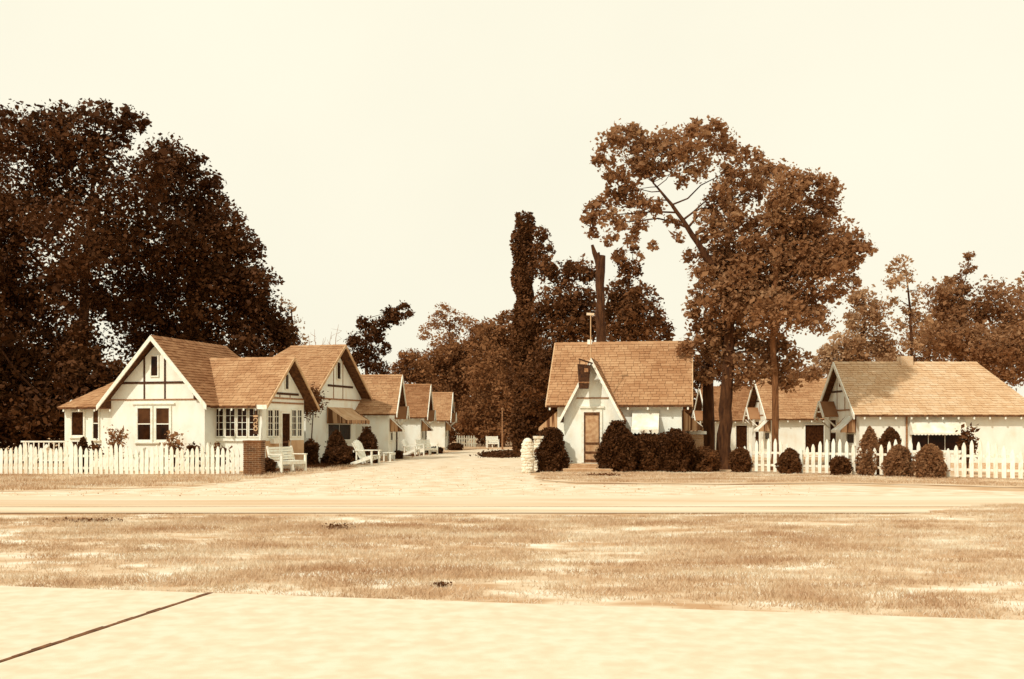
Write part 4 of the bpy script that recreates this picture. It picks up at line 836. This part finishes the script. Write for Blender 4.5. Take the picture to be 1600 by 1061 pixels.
for lab, bl, Y, (tx, tr_), lm, sz, kk in woods:
    ys = min(b[1] for b in bl); tree('woodland_tree', lab, bl, Y, [(tx, 0, tr_), (tx+3, (ys+669)/2+10, tr_*.7), (tx, ys+20, tr_*.3)], 'leafhaze' if (Y >= 90 and lm == 'leafmid') else lm, sz*.75, kk*1.9, limbs=(Y < 80), spread=.5, group=WG)
bt = empty('bare_tree', (P3(510, 700, 85).x, 85, 0), 0, 'bare leafless twigs showing above the second cottage roof', 'tree'); mb = MB()
top = CAMH+(HZ-515)/FPX*85
mb.tube([(0, 0, 0), (.05, 0, top*.45), (-.1, 0, top*.7)], [.14, .1, .06], 7)
for k, (dx, hz, fo) in enumerate(((-1.5, .96, .55), (-.9, 1.0, .6), (-.3, .93, .65), (.5, .98, .6), (1.1, 1.04, .55), (1.9, .95, .5), (2.3, 1.0, .62))):
    b0 = Vector((-.05, 0, top*fo)); e = Vector((dx, random.uniform(-.5, .5), top*hz)); md = b0.lerp(e, .5)+Vector((dx*.22, 0, -.15))
    mb.tube([b0, md, md.lerp(e, .55)+Vector((-.1, 0, .05)), e], [.05, .035, .022, .008], 5)
    for q in range(3): u = md.lerp(e, .2+.25*q); mb.tube([u, u+Vector((random.uniform(-.4, .4), .1, .25)), u+Vector((random.uniform(-.6, .6), .1, random.uniform(.35, .6)))], [.018, .012, .005], 4)
mb.build('branch', 'trimthin', bt)
# far woods closing the horizon
F_ = []
for k in range(150):
    px = -160+k*13; F_.append((tuple(P3(px, 655-random.uniform(0, 30), 128+random.uniform(-5, 5))), (2.4, 2.0, random.uniform(1.8, 2.6))))
C, tn = crown_points(F_, .55, 9, .5); C[:, 2] = np.abs(C[:, 2]); o = link('distant_woods', fastmesh('distant_woods', leafverts(C, .6), 4, tn, 'leafmid')); tag(o, 'brown belt of far woods along the horizon', 'woods', kind='stuff')

# ------------------------------------------------------------------ grass and litter
def inpoly(x, y, P):
    r = np.zeros(len(x), bool); j = len(P)-1
    for i in range(len(P)):
        xi, yi = P[i]; xj, yj = P[j]; c = ((yi > y) != (yj > y)) & (x < (xj-xi)*(y-yi)/((yj-yi)+1e-12)+xi); r ^= c; j = i
    return r
def vnoise(x, y, s, seed):
    g = np.random.default_rng(seed).random((256, 256)); xs = x*s+500; ys = y*s+500; xi = np.floor(xs).astype(int); yi = np.floor(ys).astype(int); fx = xs-xi; fy = ys-yi
    fx = fx*fx*(3-2*fx); fy = fy*fy*(3-2*fy); a = g[xi % 256, yi % 256]; b = g[(xi+1) % 256, yi % 256]; c = g[xi % 256, (yi+1) % 256]; d = g[(xi+1) % 256, (yi+1) % 256]
    return (a*(1-fx)+b*fx)*(1-fy)+(c*(1-fx)+d*fx)*fy
def grass(name, poly, n, h, wd, m, label, z=0.02, thr=.42, seed=3):
    P = np.array(poly); lo = P.min(0); hi = P.max(0); x = rng.uniform(lo[0], hi[0], n); y = rng.uniform(lo[1], hi[1], n)
    k = inpoly(x, y, poly) & (np.abs(x) < y*.54+.6); x = x[k]; y = y[k]
    d = .38*vnoise(x*.8, y*1.1, .8, seed)+.34*vnoise(x*.8, y*1.1, 2.6, seed+1)+.28*vnoise(x, y, 9, seed+2)
    if name == 'grass' and seed == 3:
        d_s = (a1.y-a0.y)/(a1.x-a0.x)
        for (px, py, wx, wy, am) in ((545,826,70,5,.26),(500,862,60,12,.20),(440,832,60,6,.14),(650,885,120,22,.17),(290,872,60,10,.13),(330,905,90,12,.10),(1110,915,130,16,.20),(1470,945,90,22,.18),(1480,850,90,20,.10),(120,818,70,4,.22),(950,925,80,10,.12),(830,822,40,8,.10),(250,840,90,6,-.10),(275,897,40,4,-.22),(900,870,90,22,-.12),(1220,800,200,6,-.1),(700,812,200,5,-.08)):
            c = G(px, py); sx_ = wx/FPX*c[1]; sy_ = (G(px, py-wy)[1]-G(px, py+wy)[1])/2; d = d+am*np.exp(-((x-c[0])/sx_)**2-((y-c[1])/sy_)**2)
        e = np.interp(x, [q[0] for q in lawn_edge], [q[1] for q in lawn_edge])-y; d = d-.16*np.exp(-(e/.5)**2)-.12*np.exp(-((y-(a0.y+(x-a0.x)*d_s))/.35)**2)
    k = rng.uniform(0, 1, len(x)) < np.clip((d-thr+.10)*5, .04, 1); x = x[k]; y = y[k]; d = d[k]; n = len(x)
    a = rng.uniform(0, 6.28, n); hh = h*rng.uniform(.45, 1.4, n)*(.5+d); L = rng.normal(0, .6, (n, 2))*hh[:, None]
    V = np.empty((n, 3, 3)); V[:, 0] = np.stack([x-np.cos(a)*wd, y-np.sin(a)*wd, np.full(n, z-.004)], 1); V[:, 1] = np.stack([x+np.cos(a)*wd, y+np.sin(a)*wd, np.full(n, z-.004)], 1)
    V[:, 2] = np.stack([x+L[:, 0], y+L[:, 1], z+hh], 1)
    tn = np.clip(1.15-d*1.3+rng.normal(0, .22, n), 0, 1)
    o = link(name, fastmesh(name, V.reshape(-1, 3), 3, tn, m)); tag(o, label, 'grass', kind='stuff'); return o
LP = lawn_edge+[tuple(a0+d*13), tuple(a0-d*8)]
LP = [(p[0], p[1]) for p in LP]
LP = [q for q in LP]
grass('grass', LP, 520000, .045, .005, 'blade', 'dry patchy grass between the road and the sidewalk')
grass('grass', [G(-150, 743), G(385, 743), G(545, 728), G(600, 719), G(540, 733), G(480, 740), G(400, 749), G(300, 759), G(80, 766), G(-150, 769)], 90000, .08, .011, 'blade', 'rough grass strip along the foot of the left picket fence', z=.01, thr=.36, seed=11)
grass('grass', [G(845, 737), G(1160, 739), G(1516, 747), G(1700, 753), G(1750, 766), G(1516, 758), G(1300, 753), G(1100, 755), G(900, 753), G(846, 749)], 90000, .05, .010, 'blade', 'thin dry grass strip before the right hedges and pickets', z=.01, thr=.45, seed=21)
grass('grass', [G(395, 745), G(480, 736), G(545, 729), G(600, 719), G(690, 708), G(690, 704), G(600, 712), G(500, 722), G(400, 730)], 60000, .07, .012, 'leafmid', 'darker grass under the garden seats along the left side of the drive', z=.01, thr=.3, seed=31)
n = 6000; yy = rng.uniform(24, 42, n); xx = rng.uniform(-.55, .30, n)*yy; kk_ = inpoly(xx, yy, [G(*p) for p in dl]+[G(*p) for p in dr]+[(30, 22.0), (-30, 22.0)]); xx = xx[kk_]; yy = yy[kk_]; n = len(xx)
tag(link('gravel', fastmesh('gravel', leafverts(np.stack([xx, yy, np.full(n, .014)], 1), .026), 4, rng.uniform(0, .8, n), 'verge')), 'loose gravel scattered over the pale drive', 'gravel', kind='stuff')
# grass island in the drive
c = G(785, 713); P = [(c[0]+math.cos(q/24*6.283)*1.0, c[1]+math.sin(q/24*6.283)*3.0) for q in range(24)]
isl = sheet('planting_island', P, 'verge', .012, .05, .3)
C = np.stack([c[0]+rng.normal(0, .45, 7000), c[1]+rng.normal(0, 1.2, 7000), np.abs(rng.normal(0, .11, 7000))], 1)
tag(link('ground_cover', fastmesh('ground_cover', leafverts(C, .13), 4, rng.uniform(0, .6, 7000), 'leafdark')), 'dark low mound of planting in the middle of the drive', 'ground cover', kind='stuff')
# dark weed clumps and dropped leaves in the lawn
def clump(label, px, py, wx, wy, hh, n=700, m='leafmid', sz=.03, group=None):
    c = G(px, py); C = np.stack([rng.normal(0, wx, n), rng.normal(0, wy, n), np.abs(rng.normal(0, hh, n))+.01], 1)
    r = link('weed_clump', fastmesh('weed_clump', leafverts(C, sz), 4, rng.uniform(0, 1, n), m)); r.location = (c[0], c[1], .02); return tag(r, label, 'weeds', group, 'stuff')
clump('dark weed clump near the road edge at left centre of the lawn', 527, 829, .10, .10, .03, 260, 'leafmid')
clump('dark weed clump at the far left of the lawn beside the road', 140, 817, .3, .12, .02, 260, 'leafmid')
clump('small dark weeds by the driveway verge below the office steps', 940, 744, .35, .2, .03, 300, 'leafmid', .05)
clump('short dark weeds at the near edge by the sidewalk', 690, 919, .05, .03, .012, 160, 'leafmid', .02)
